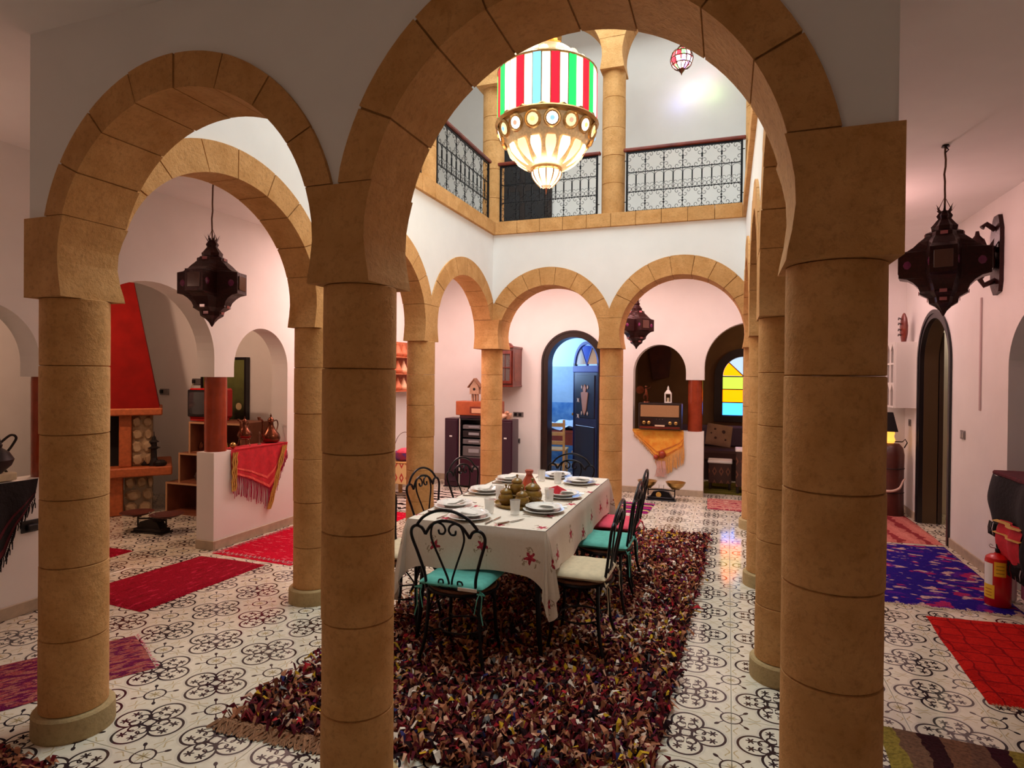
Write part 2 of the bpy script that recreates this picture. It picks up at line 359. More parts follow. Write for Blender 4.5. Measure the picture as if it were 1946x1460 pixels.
def cloth_mat():
    m_, nt, b = newmat('embroidered_tablecloth', 0.8, 0, 0.2)
    v, u, t, z = coords(nt, 'UV')
    P = 0.29
    iu = S.m('FLOOR', u / P); it = S.m('FLOOR', t / P)
    jx = (frac(S.m('SINE', iu * 12.9 + it * 78.2) * 437.5) - 0.5) * 0.12
    jy = (frac(S.m('SINE', iu * 39.3 + it * 11.1) * 231.7) - 0.5) * 0.12
    cx = (frac(u / P) - 0.5) * P + jx; cy = (frac(t / P) - 0.5) * P + jy
    an = S.m('ARCTAN2', cy, cx); r = slen(cx, cy)
    n = noisetex(nt, v, 60, 3)
    fl = r < (S.m('COSINE', an * 5.0 + iu) * 0.009 + 0.026 + (n - 0.5) * 0.030)
    stem = band(S.m('SINE', an * 1.5 + it * 2.0) * 0.03 - (r - 0.045), 0.005) * (r < 0.06) * (n > 0.48)
    leaf = (r > 0.026) * (r < 0.060) * (S.m('COSINE', an * 3.0 + it + n * 4.0) > 0.93)
    c = mixc(nt, ramp(n, 0.3, 0.7), (0.80, 0.73, 0.64), (0.76, 0.68, 0.58))
    crease = smin(band(frac(u / 0.42 + 0.3) - 0.5, 0.004) + band(frac(t / 0.46 + 0.2) - 0.5, 0.004), 1.0)
    c = mixc(nt, crease * 0.25, c, (0.55, 0.46, 0.38))
    c = mixc(nt, smax(stem, leaf) * 0.7, c, (0.24, 0.15, 0.06))
    c = mixc(nt, fl, c, mixc(nt, ramp(n, 0.4, 0.6), (0.60, 0.05, 0.09), (0.30, 0.03, 0.05)))
    nt.links.new(c, b.inputs['Base Color']); return m_
M['cloth'] = cloth_mat()
def stone_wall_mat():
    return simple('rough_field_stone', (0.50, 0.36, 0.22), 0.9, c2=(0.30, 0.18, 0.09), scale=7, bmp=0.03)
M['fieldstone'] = stone_wall_mat()
def mosaic_mat():
    m_, nt, b = newmat('gold_mosaic', 0.3)
    v, x, y, z = coords(nt)
    vo = nt.nodes.new('ShaderNodeTexVoronoi'); vo.inputs['Scale'].default_value = 26; nt.links.new(v, vo.inputs['Vector'])
    c = mixc(nt, ramp(S(vo.outputs['Distance']), 0.28, 0.42), (0.20, 0.10, 0.02), (0.80, 0.56, 0.20))
    nt.links.new(c, b.inputs['Base Color']); return m_
M['mosaic'] = mosaic_mat()
def diamond_mat(name, bg, d1, d2, s=9.0):
    m_, nt, b = newmat(name, 0.8)
    v, x, y, z = coords(nt)
    a = sabs(frac((x + y) * s) - 0.5); c_ = sabs(frac(z * s * 0.5) - 0.5); d = a + c_
    c = mixc(nt, d < 0.36, bg, d1); c = mixc(nt, d < 0.16, c, d2)
    nt.links.new(c, b.inputs['Base Color']); return m_
M['pouf_pat'] = diamond_mat('painted_diamond_panel', (0.78, 0.55, 0.24), (0.50, 0.04, 0.03), (0.75, 0.62, 0.30), 11)
M['pouf_dark'] = diamond_mat('carved_diamond_panel', (0.05, 0.020, 0.012), (0.16, 0.06, 0.03), (0.035, 0.01, 0.008), 11)
# ------------------------------------------------------------------ floor
XL0, XL1, XR0, XR1 = -2.880, -2.656, 0.149, 0.422
YF0, YF1, YB0, YB1 = 1.807, 2.097, 6.857, 7.197
WL, WR, WB = -4.36, 2.03, 8.58            # inner faces of the outer walls
floor = struct(obj('floor', MB().box(-8.2, 3.6, -1.2, 12.2, -0.10, -0.010), simple('grout', (0.42, 0.36, 0.28), 0.8)))
tile_me = mesh('tile', MB().bbox(-TP / 2 + .0012, TP / 2 - .0012, -TP / 2 + .0012, TP / 2 - .0012, -0.010, 0.0, 0.0012), M['tile'])
def on_floor(x, y):                       # where the house has floor (outer rooms included)
    if x > WR + .2 and not (6.9 < y < 9.2): return False
    return -8.1 < x < 3.4 and -1.1 < y < 12.0
tiles = []
for i in range(-22, 10):
    for j in range(-12, 24):
        cx, cy = TX + (i + .5) * TP, TY + (j + .5) * TP
        if on_floor(cx, cy): tiles.append((cx, cy))
def near_key(p):
    x, y = p
    c = X0.x * x + X0.y * y; d = Z0.x * x + Z0.y * y
    if d < 1.2: return 99
    if abs(c / d) > 0.93: return 99
    if 1.2 < c * 0 + d < 2.2 and False: return 99
    # under the rag rug nothing of the floor shows
    if -1.95 < x < -0.5 and 2.6 < y < 6.1: return 90
    if x < WL - .2 and (y > 5.8 or x < -6.5): return 80
    if y > WB + .2 : return 70
    return d
tiles.sort(key=near_key)
rest = MB()
for n_, (cx, cy) in enumerate(tiles):
    if n_ < 290: 
        o = obj('floor_tile', None, None, floor, me=tile_me, loc=(cx, cy, 0))
    else:
        g = .0012; rest.add([(cx - TP / 2 + g, cy - TP / 2 + g, 0), (cx + TP / 2 - g, cy - TP / 2 + g, 0), (cx + TP / 2 - g, cy + TP / 2 - g, 0), (cx - TP / 2 + g, cy + TP / 2 - g, 0)], [(0, 1, 2, 3)])
# pattern of the joined rest is laid on the same grid
rt = MB(); rt.v = [(x - TX - .5 * TP, y - TY - .5 * TP, z) for x, y, z in rest.v]; rt.f = rest.f; rt.mi = rest.mi
o = obj('floor_tiles', rt, M['tile'], floor, loc=(TX + .5 * TP, TY + .5 * TP, 0)); o['kind'] = 'stuff'

# ------------------------------------------------------------------ arcades
ZS, ZJ = 2.07, 2.26        # springing and top joint of the springer blocks, above the block bottom at 1.92
def ell(a, b, z, dz=0): 
    t = (z - dz - ZS) / b
    return a * sqrt(max(0, 1 - t * t))
def impost(x0, x1, y0, y1, sides, dz=0):
    """springer block, waisted on the sides that carry an arch"""
    prof = [(1.92, -.004), (1.95, 0), (2.0, .010), (2.07, .018), (2.14, .015), (2.20, .004), (2.26, -.012)]
    V = []; F = []
    for z, g in prof:
        a = x0 + (g if 'l' in sides else 0); b = x1 - (g if 'r' in sides else 0)
        c = y0 + (g if 'f' in sides else 0); d = y1 - (g if 'b' in sides else 0)
        V += [(a, c, z + dz), (b, c, z + dz), (b, d, z + dz), (a, d, z + dz)]
    for i in range(len(prof) - 1):
        for k in range(4): F.append((i * 4 + k, i * 4 + (k + 1) % 4, i * 4 + 4 + (k + 1) % 4, i * 4 + 4 + k))
    F += [(3, 2, 1, 0), tuple(len(V) - 4 + k for k in range(4))]
    return MB().add(V, F)
def column(x0, x1, y0, y1, sides, label, dz=0, seedv=0, group=None):
    cx, cy = (x0 + x1) / 2, (y0 + y1) / 2
    t = thing('stone_column', label, 'column', (cx, cy, dz if dz == 0 else 3.43), 0, group)
    r = random.Random(seedv); zb = t.location.z; top = 1.92 + dz - zb
    z = 0.0
    if dz == 0:
        obj('plinth', MB().lathe([(.158, 0), (.160, .01), (.158, .095), (.150, .104)], 36), M['plinth'], t, 35)
        z = .104
    n = 6 if dz == 0 else 5; hs = [1 + r.uniform(-.12, .12) for _ in range(n)]; k = (top - z) / sum(hs)
    for i, h in enumerate(hs):
        h *= k; R = .131 + r.uniform(-.0015, .0015)
        e = .0035
        obj('drum', MB().lathe([(R - e * 1.5, z + .0005), (R, z + e), (R + .0006, z + h * .5), (R, z + h - e), (R - e * 1.5, z + h - .0005)], 40,
            (r.uniform(-.001, .001), r.uniform(-.001, .001), 0)), M['stone'], t, 30)
        z += h
    b = impost(x0 - cx, x1 - cx, y0 - cy, y1 - cy, sides, dz - zb)
    obj('springer_block', b, M['stone'], t)
    return t
C_ = 'rough sandstone column '
COLS = [  # x0,x1,y0,y1,sides,label
 (XL0, XL1, YF0, YF1, 'rb', C_ + 'at the front left corner, beside the purple rug'),
 (-1.405, -1.159, YF0, YF1, 'lr', C_ + 'nearest the camera, between the two front arches'),
 (XR0, XR1, YF0, YF1, 'lb', C_ + 'at the front right corner, widest in view'),
 (XL0, XL1, 3.500, 3.770, 'fb', C_ + 'on the left side next to the red runner'),
 (XL0, XL1, 5.104, 5.387, 'fb', C_ + 'on the left side behind the chairs, second from the back corner'),
 (XL0, -2.563, YB0 - .06, YB1, 'fr', C_ + 'in the back left corner in front of the hi-fi cabinet'),
 (-1.392, -1.130, YB0, YB1, 'lr', C_ + 'in the middle of the back arcade beside the blue door'),
 (XR0, XR1, YB0 - .04, YB1, 'lf', C_ + 'in the back right corner, farthest of the right row'),
 (XR0, XR1, 3.397, 3.739, 'fb', C_ + 'on the right side just behind the front right one'),
 (XR0, XR1, 4.985, 5.261, 'fb', C_ + 'on the right side, third from the front'),
]
for i, c in enumerate(COLS): column(*c[:5], c[5], 0, i, 'lower arcade columns')
UP = [(3, 'seen through the front left arch'), (4, 'at the far end of the left railing'), (5, 'at the corner left of the big chandelier'), (6, 'between the two back railings'), (7, 'at the right end of the back railing')]
for k, lb in UP:
    c = COLS[k]; column(*c[:5], 'slender sandstone gallery column ' + lb, 3.14, 20 + k, 'upper gallery columns')

class Arch:
    def __init__(s, s0, s1, api, apo, bl, br, ao=None):
        s.s0, s.s1 = s0, s1; s.c = (s0 + s1) / 2; s.w = (s1 - s0) / 2
        s.a = s.w + .018; s.b = api - ZS; s.ao = ao or s.a + .165; s.bo = apo - ZS
        s.lo, s.hi = s0 - bl, s1 + br           # clamps: middle of the neighbouring piers
def arcade(name, axis, t0, t1, S0, S1, arches, ztop, dz=0, plaster=None, inset=.014, nst=9):
    """wall with horseshoe arches; s runs along axis, t across"""
    w_ = sempty(name)
    def P(s, t, z): return (s, t, z + dz) if axis == 'x' else (t, s, z + dz)
    ss = {S0, S1}
    for A in arches:
        e = 1.035
        for k in range(41): ss.add(A.c - A.a * e * cos(pi * k / 40))
    ss = sorted(ss); T0, T1 = t0 + inset, t1 - inset
    def low(s):
        for A in arches:
            d = (s - A.c) / (A.a * 1.035)
            if abs(d) < 1: return ZS + (A.b + .02) * sqrt(1 - d * d) if ZS + (A.b + .02) * sqrt(1 - d * d) > 2.215 else 2.215
        return 2.215
    mb = MB(); V = []; n = len(ss)
    for s in ss:
        z = low(s); V += [P(s, T0, z), P(s, T1, z), P(s, T1, ztop), P(s, T0, ztop)]
    F = [(0, 1, 2, 3), tuple(4 * (n - 1) + k for k in (3, 2, 1, 0))]
    for i in range(n - 1):
        for k in range(4): F.append((i * 4 + k, i * 4 + (k + 1) % 4, i * 4 + 4 + (k + 1) % 4, i * 4 + 4 + k))
    mb.add(V, F); obj('plaster_wall', mb, plaster or M['plaster'], w_)
    U0, U1 = t0 + .001, t1 - .001
    for A in arches:
        rj = random.Random(int(abs(A.c) * 1000) + int(dz * 10))
        ti = math.asin((ZJ - ZS) / A.b); to = math.asin((ZJ - ZS) / A.bo)
        cuts = [0] + [(k + rj.uniform(-.13, .13)) / nst for k in range(1, nst)] + [1]
        V = []; F = []; n_ = 40
        for q in range(n_ + 1):
            u = q / n_; ai = pi - ti - u * (pi - 2 * ti); ao = pi - to - u * (pi - 2 * to)
            a_ = (A.c + (A.a + .005) * cos(ai), ZS + (A.b + .005) * sin(ai)); b_ = (min(max(A.c + (A.ao - .003) * cos(ao), A.lo), A.hi), ZS + (A.bo - .003) * sin(ao))
            for t in (t0 + .006, t1 - .006): V += [P(a_[0], t, a_[1]), P(b_[0], t, b_[1])]
        for q in range(n_): b = q * 4; F += [(b, b + 1, b + 5, b + 4), (b + 2, b + 6, b + 7, b + 3), (b, b + 4, b + 6, b + 2), (b + 1, b + 3, b + 7, b + 5)]
        obj('mortar_bed', MB().add(V, F), M['mortar'], w_)
        for k in range(nst):
            g = .0019; u0, u1 = cuts[k] + g, cuts[k + 1] - g
            V = []; F = []; m_ = 5; ex = rj.uniform(0, .004)
            for q in range(m_ + 1):
                u = u0 + (u1 - u0) * q / m_
                ai = pi - ti - u * (pi - 2 * ti); ao = pi - to - u * (pi - 2 * to)
                pi_ = (A.c + A.a * cos(ai), ZS + A.b * sin(ai)); po = (A.c + A.ao * cos(ao), ZS + A.bo * sin(ao))
                po = (min(max(po[0], A.lo), A.hi), po[1])
                for t in (U0 - ex, U1 + ex):
                    V += [P(pi_[0], t, pi_[1]), P(po[0], t, po[1])]
            for q in range(m_):
                b = q * 4
                F += [(b, b + 1, b + 5, b + 4), (b + 2, b + 6, b + 7, b + 3), (b, b + 4, b + 6, b + 2), (b + 1, b + 3, b + 7, b + 5)]
            F += [(0, 2, 3, 1), (m_ * 4, m_ * 4 + 1, m_ * 4 + 3, m_ * 4 + 2)]
            obj('arch_stone', MB().add(V, F), M['stone'], w_)
    return w_
hp = .123
ARF = [Arch(XL1, -1.405, 2.70, 2.835, .10, hp, .745), Arch(-1.159, XR0, 2.80, 2.955, hp, .20, .80)]
ARL = [Arch(YF1, 3.500, 2.715, 2.885, .20, .135), Arch(3.770, 5.104, 2.70, 2.88, .135, .1415), Arch(5.387, YB0 - .06, 2.675, 2.865, .1415, .10)]
ARB = [Arch(-2.563, -1.392, 2.66, 2.868, .10, .131), Arch(-1.130, XR0, 2.714, 2.924, .131, .10)]
ARR = [Arch(YF1, 3.397, 2.715, 2.885, .20, .171), Arch(3.739, 4.985, 2.70, 2.88, .171, .138), Arch(5.261, YB0 - .04, 2.69, 2.88, .138, .10)]
ZB = 3.28
arcade('wall_atrium_front', 'x', YF0, YF1, XL0 + .015, XR1 - .02, ARF, ZB, nst=8)
arcade('wall_atrium_left', 'y', XL0, XL1, YF0 + .016, YB1 - .016, ARL, ZB, nst=8)
arcade('wall_atrium_back', 'x', YB0, YB1, XL0 + .016, XR1 - .016, ARB, ZB, nst=9)
arcade('wall_atrium_right', 'y', XR0, XR1, YF0 + .016, YB1 - .016, ARR, ZB, nst=8)
arcade('wall_gallery_left', 'y', XL0, XL1, 3.5, YB1 - .016, ARL[1:], 3.45, 3.14, nst=8)
arcade('wall_gallery_back', 'x', YB0, YB1, XL0 + .016, XR1 - .016, ARB, 3.45, 3.14)
wgr = arcade('wall_gallery_right', 'y', XR0, XR1, 3.4, YB1 - .016, ARR[1:], 3.45, 3.14, nst=8)

for x0_, x1_, y0_, y1_ in [c[:4] for c in COLS[8:10]]:
    cx_, cy_ = (x0_ + x1_) / 2, (y0_ + y1_) / 2
    for k in range(5): obj('drum', MB().lathe([(.126, 3.432 + .326 * k), (.131, 3.436 + .326 * k), (.131, 3.752 + .326 * k), (.126, 3.756 + .326 * k)], 32, (cx_, cy_, 0)), M['stone'], wgr, 30)
    obj('springer_block', impost(x0_, x1_, y0_, y1_, 'fb', 3.14), M['stone'], wgr)
# stone band (gallery edge) round the atrium, in blocks
bandw = sempty('trim_1')
def band_run(axis, a0, a1, t0, t1, L=.265):
    n = round((a1 - a0) / L); r = random.Random(int(a0 * 77 + t0 * 13))
    for i in range(n):
        u0 = a0 + (a1 - a0) * i / n + .002; u1 = a0 + (a1 - a0) * (i + 1) / n - .002; e = r.uniform(0, .003)
        if axis == 'x': mb = MB().bbox(u0, u1, t0 - e, t1 + e, 3.28, 3.43, .003)
        else: mb = MB().bbox(t0 - e, t1 + e, u0, u1, 3.28, 3.43, .003)
        obj('band_stone', mb, M['stone'], bandw)
band_run('x', XL1 + .02, XR0 - .02, YB0 - .02, YB1)
band_run('y', YF1 + .02, YB0 - .022, XL0, XL1 + .02)
band_run('y', YF1 + .02, YB0 - .022, XR0 - .02, XR1)
band_run('x', XL0, XR1, YF0, YF1 + .02)
obj('corner_stone', MB().bbox(XL0, XL1 + .02, YB0 - .02, YB1, 3.28, 3.43, .003), M['stone'], bandw)
obj('corner_stone', MB().bbox(XR0 - .02, XR1, YB0 - .02, YB1, 3.28, 3.43, .003), M['stone'], bandw)

# ------------------------------------------------------------------ ceilings of the ground floor = gallery floor
CE = 3.06
cl = MB()
cl.box(-8.2, XL0 + .02, -1.2, 12.2, CE, 3.42); cl.box(XR1 - .02, 3.6, -1.2, 12.2, CE, 3.42)
cl.box(XL0 + .02, XR1 - .02, -1.2, YF0 + .02, CE, 3.42); cl.box(XL0 + .02, XR1 - .02, YB1 - .02, 12.2, CE, 3.42)
struct(obj('ceiling', cl, M['plaster']))
up = MB()   # gallery storey: ceiling with the skylight opening
up.box(-4.6, -2.6, -1.2, 9, 6.56, 6.7); up.box(.2, 2.3, -1.2, 9, 6.56, 6.7); up.box(-2.6, .2, -1.2, 2.1, 6.56, 6.7); up.box(-2.6, .2, 6.9, 9, 6.56, 6.7)
struct(obj('ceiling_upper', up, M['plaster']))
for nm, b in (('wall_upper_back', (-4.56, 2.3, 8.58, 8.78)), ('wall_upper_left', (-4.56, -4.36, -1.0, 8.58)), ('wall_upper_right', (2.03, 2.23, -1.0, 8.58)), ('wall_upper_front', (-4.36, 2.03, -1.0, -.8))):
    struct(obj(nm, MB().box(*b, 3.42, 6.6), M['plaster']))

# ------------------------------------------------------------------ outer walls with openings
def wall(name, axis, t0, t1, S0, S1, ops, z0=0, z1=CE, mat=None):
    """ops: (s0, s1, sill, spring, apex, bottom z of upper wall over the side piers or None)"""
    ss = {S0, S1}
    for o_ in ops:
        s0, s1 = o_[0], o_[1]; c = (s0 + s1) / 2; r = (s1 - s0) / 2
        for k in range(29): ss.add(c - r * cos(pi * k / 28))
    ss = sorted(ss); mb = MB()
    def hx(a, b, za, zb, zc):   # strip from za (both) to top; bottom follows zb..zc
        p = [(a, t0, zb), (b, t0, zc), (b, t1, zc), (a, t1, zb), (a, t0, za), (b, t0, za), (b, t1, za), (a, t1, za)]
        if axis == 'y': p = [(q[1], q[0], q[2]) for q in p]
        mb.hexa(p)
    for a, b in zip(ss, ss[1:]):
        if b - a < 1e-6: continue
        mid = (a + b) / 2; op = next((o_ for o_ in ops if o_[0] < mid < o_[1]), None)
        if op is None: hx(a, b, z1, z0, z0); continue
        s0, s1, sill, spr, apex = op[:5]; c = (s0 + s1) / 2; r = (s1 - s0) / 2
        if sill > z0: hx(a, b, sill, z0, z0)
        if spr is None: za = zb = apex
        else:
            za, zb = (spr + (apex - spr) * sqrt(max(0, 1 - ((s - c) / r) ** 2)) for s in (a, b))
        hx(a, b, z1, za, zb)
    return struct(obj(name, mb, mat or M['plaster']))
# back wall: blue-room door, radio niche with half wall, arch to the stained-glass salon
#   pier between niche and arch stands on the red column
wall('wall_back', 'x', WB, WB + .2, -4.56, 3.6,
     [(-2.46, -1.71, 0, 1.79, 2.165), (-1.235, -.53, .87, 1.66, 2.045), (-.53, -.295, .87, None, 1.565), (-.295, .87, 0, 1.74, 2.33)])
wall('wall_left', 'y', WL - .2, WL, -1.2, 8.78,
     [(2.10, 2.84, .88, 1.66, 2.045), (2.84, 3.07, .88, None, 1.565), (3.07, 4.322, 0, 1.74, 2.33), (4.322, 4.555, .88, None, 1.565), (4.555, 5.295, .88, 1.66, 2.045)])
wall('wall_right', 'y', WR, WR + .16, -1.2, 8.78, [(7.00, 7.97, 0, 1.78, 2.24), (4.55, 5.70, 0, 1.70, 2.16)])
wall('wall_front', 'x', -1.2, -1.0, -4.56, 2.23, [])
# horseshoe lips under the arches (short overhang blocks)
def lip(name_parent, b): return b
# skirting
def skirt(name, b): struct(obj(name, MB().bbox(*b, 0, .085, .004), M['base']))
skirt('baseboard_back', (-1.71, -.295, WB - .014, WB)); skirt('baseboard_back_left', (-4.36, -2.56, WB - .014, WB))
skirt('baseboard_left', (WL, WL + .014, 4.322, 8.58)); skirt('baseboard_left_end', (WL - .2, WL + .014, 4.308, 4.322)); skirt('baseboard_left_near', (WL, WL + .014, -1, 3.07))
skirt('baseboard_right', (WR - .014, WR, 5.70, 6.94)); skirt('baseboard_right_near', (WR - .014, WR, -1.0, 4.55)); skirt('baseboard_right_far', (WR - .014, WR, 8.03, 8.58))
# polished red columns standing on the half walls
def redcol(x, y, label):
    t = thing('red_column', label, 'column', (x, y, .87))
    obj('shaft', MB().lathe([(.094, .001), (.096, .03), (.096, .66), (.094, .694)], 36), M['red_gloss'], t, 30)
    return t
redcol(-.413, WB + .10, 'short polished red column beside the old radio on the back half wall')
redcol(WL - .10, 4.44, 'short polished red column on the end of the white half wall with the red shawl')
redcol(WL - .10, 2.955, 'short polished red column at the far left behind the front sandstone column')

# ------------------------------------------------------------------ doors and the rooms behind
d = sempty('door_1')
def arch_trim(c, r0, r1, spr, apk, y0, y1, z0=0, axis='y', n=28):
    """frame trim of an arched opening: outer radius r1, inner r0 (horizontal), heights scale with apk"""
    V = []; F = []; pr = []
    pr.append((r0, r1, z0, z0, 1)); 
    L = [(-r0, -r1, z0, z0)] + [(-r0 * cos(pi * k / n), -r1 * cos(pi * k / n), spr + (apk - spr) * sin(pi * k / n), spr + (apk - spr + r1 - r0) * sin(pi * k / n)) for k in range(n + 1)] + [(r0, r1, z0, z0)]
    for a, b, za, zb in L:
        for s, z in ((a, za), (b, zb)):
            for t in (y0, y1): V.append((c + s, t, z) if axis == 'y' else (t, c + s, z))
    for i in range(len(L) - 1):
        b = i * 4; F += [(b, b + 2, b + 6, b + 4), (b + 1, b + 5, b + 7, b + 3), (b, b + 4, b + 5, b + 1), (b + 2, b + 3, b + 7, b + 6)]
    F += [(0, 1, 3, 2), (len(V) - 4, len(V) - 2, len(V) - 1, len(V) - 3)]
    return MB().add(V, F)
obj('door_frame', arch_trim(-2.085, .37, .462, 1.79, 2.16, WB - .035, WB + .21), M['darkwood'], d, 30)
obj('frame_bead', arch_trim(-2.085, .44, .468, 1.79, 2.23, WB - .045, WB - .03), M['darkwood'], d, 30)
# open leaf, hinged on the right jamb and swung into the blue room
lf = sempty('door_2', (-1.715, WB + .18, 0)); lf.rotation_euler = (0, 0, pi - radians(47))
leafm = simple('navy_black_paint', (0.018, 0.016, 0.045), 0.35, var=0.3, scale=6)
def arch_slab(x0, x1, z0, spr, apex, y0, y1, n=20):
    c, r = (x0 + x1) / 2, (x1 - x0) / 2
    poly = [(x0, z0), (x1, z0)] + [(c + r * cos(pi * k / n), spr + (apex - spr) * sin(pi * k / n)) for k in range(n + 1)]
    return MB().prism(poly, y0, y1)
obj('leaf', MB().box(0, .74, 0, .045, .01, 1.72).box(0, .05, 0, .045, .01, 1.80).box(.69, .74, 0, .045, .01, 1.80), leafm, lf)
obj('leaf_panel', MB().bbox(.10, .64, -.012, .0, .98, 1.62, .006), M['black'], lf)
obj('leaf_panel', MB().bbox(.10, .64, -.012, .0, .10, .86, .006), M['black'], lf)
trim_b = simple('cobalt_trim', (0.03, 0.05, 0.36), 0.4)
obj('rail_moulding', MB().bbox(-.0, .74, -.03, .06, 1.66, 1.76, .01), trim_b, lf)
obj('fan_frame', arch_trim(.37, .325, .37, 1.76, 2.08, 0, .045).box(.345, .36, .005, .04, 1.76, 1.80), trim_b, lf)
for a, c_, nm in ((0, (0.62, 0.45, 0.20), 'fan_pane'), (1, (0.02, 0.10, 0.85), 'fan_pane_blue'), (2, (0.62, 0.45, 0.20), 'fan_pane')):
    g0, g1 = pi - a * pi / 3 - .05, pi - (a + 1) * pi / 3 + .05
    poly = [(.37 + .03 * cos((g0 + g1) / 2), 1.77 + .03 * sin((g0 + g1) / 2))] + [(.37 + .31 * cos(g0 + (g1 - g0) * k / 6), 1.765 + .30 * sin(g0 + (g1 - g0) * k / 6)) for k in range(7)]
    obj(nm, MB().prism(poly, .016, .028), simple(nm + str(a), c_, 0.15), lf)
for a in (pi / 3, 2 * pi / 3): obj('fan_bar', MB().tube([(.37, .022, 1.77), (.37 + .32 * cos(a), .022, 1.765 + .31 * sin(a))], .013, 6), trim_b, lf)
inlay = simple('tan_inlay', (0.36, 0.20, 0.12), 0.5); inlay2 = simple('ivory_inlay', (0.62, 0.52, 0.42), 0.5)
vase = [(.0, 1.02), (.05, 1.10), (.075, 1.22), (.10, 1.34), (.10, 1.36), (.03, 1.37), (.045, 1.42), (.0, 1.48), (-.045, 1.42), (-.03, 1.37), (-.10, 1.36), (-.10, 1.34), (-.075, 1.22), (-.05, 1.10)]
obj('vase_inlay', MB().prism([(.37 + a, b) for a, b in vase], -.022, -.012), inlay, lf)
for (a, b) in ((-.085, 1.44), (.085, 1.44), (-.085, 1.05), (.085, 1.05)): obj('diamond_inlay', MB().prism([(.37 + a, b - .03), (.385 + a, b), (.37 + a, b + .03), (.355 + a, b)], -.020, -.012), inlay2, lf)
for zc in (1.24, 1.0): obj('cross_inlay', MB().prism([(.56 + .045 * cos(k * pi / 4) * (1 if k % 2 else .35), zc + .045 * sin(k * pi / 4) * (1 if k % 2 else .35)) for k in range(8)], -.020, -.012), inlay2, lf)
obj('door_handle', MB().lathe([(.012, 0), (.016, .02), (.008, .04)], 10, (.70, -.03, 1.0)), M['brass'], lf, True)

for c_ in lf.children:
    if c_.name.split('.')[0] in ('leaf_panel', 'vase_inlay', 'diamond_inlay', 'cross_inlay', 'door_handle'):
        for v_ in c_.data.vertices: v_.co.y = .045 - v_.co.y
        fixn(c_.data)

# blue room
rb = MB().box(-4.9, -1.6, 11.0, 11.15, 1.78, CE); struct(obj('wall_kitchen_back_upper', rb, M['blue_upper']))
struct(obj('wall_kitchen_back_lower', MB().box(-4.9, -1.6, 10.99, 11.15, 1.12, 1.78), M['blue_lower']))
struct(obj('wall_kitchen_back_tiles', MB().box(-4.9, -1.6, 10.98, 11.15, 0, 1.12), M['blue_tile']))
struct(obj('wall_kitchen_left', MB().box(-4.9, -4.75, 8.78, 11.0, 0, CE), M['blue_upper']))
struct(obj('wall_kitchen_right', MB().box(-1.62, -1.50, 8.78, 11.2, 0, CE), M['brown_wall']))
struct(obj('wall_kitchen_right_face', MB().box(-1.64, -1.62, 8.78, 11.0, 0, CE), M['blue_upper']))
# salon behind the niche
WS = 10.95
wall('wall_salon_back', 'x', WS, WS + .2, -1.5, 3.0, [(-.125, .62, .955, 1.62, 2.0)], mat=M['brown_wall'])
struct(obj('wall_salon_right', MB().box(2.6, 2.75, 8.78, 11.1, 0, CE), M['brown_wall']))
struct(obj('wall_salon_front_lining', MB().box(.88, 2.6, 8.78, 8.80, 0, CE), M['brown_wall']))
wn = sempty('window_1')
wc, wr = .2475, .3725
obj('window_frame', arch_trim(wc, .325, .46, 1.62, 1.955, WS - .045, WS + .06, .955).box(wc - .46, wc + .46, WS - .045, WS + .06, .86, .965), M['darkwood'], wn, 30)
PC = [((.02, .40, .90), 2.6), ((1.0, .46, .0), 3.0), ((.78, .90, .05), 3.2), ]
cz = [.965, 1.185, 1.405, 1.62]
gcol = [(0.03, 0.20, 0.70), (1.0, 0.14, 0.0), (0.16, 0.20, 0.02)]
for i in range(3):
    for sx in (0, 1):
        xa, xb = (wc - .325, wc - .006) if sx == 0 else (wc + .006, wc + .325)
        obj('stained_pane', MB().box(xa, xb, WS + .005, WS + .012, cz[i] + .008, cz[i + 1] - .008), emit('stained_pane_%d%d' % (i, sx), gcol[i], 5.0), wn)
        for j in range(1, 4): obj('outer_bar', MB().tube([(xa + (xb - xa) * j / 4, WS + .05, cz[0]), (xa + (xb - xa) * j / 4, WS + .05, cz[3])], .008, 5), M['iron'], wn)
    obj('glazing_bar', MB().box(wc - .33, wc + .33, WS - .005, WS + .02, cz[i + 1] - .008, cz[i + 1] + .008), M['darkwood'], wn)
obj('glazing_bar', MB().box(wc - .33, wc + .33, WS - .005, WS + .02, cz[0] - .008, cz[0] + .008), M['darkwood'], wn)
obj('glazing_bar', MB().box(wc - .006, wc + .006, WS - .005, WS + .02, cz[0], cz[3]), M['darkwood'], wn)
fc = [(1.0, 0.14, 0.0), (0.13, 0.17, 0.22), (0.13, 0.17, 0.22), (1.0, 0.14, 0.0)]
for i in range(4):
    g0, g1 = pi - i * pi / 4 - .02, pi - (i + 1) * pi / 4 + .02
    poly = [(wc, 1.632)] + [(wc + .32 * cos(g0 + (g1 - g0) * k / 6), 1.63 + .315 * sin(g0 + (g1 - g0) * k / 6)) for k in range(7)]
    obj('stained_pane', MB().prism(poly, WS + .005, WS + .012), emit('fan_light_%d' % i, fc[i], 5.0), wn)
    if i: obj('glazing_bar', MB().tube([(wc, WS + .005, 1.63), (wc + .325 * cos(pi - i * pi / 4), WS + .005, 1.63 + .32 * sin(pi - i * pi / 4))], .009, 6), M['redwood'], wn)

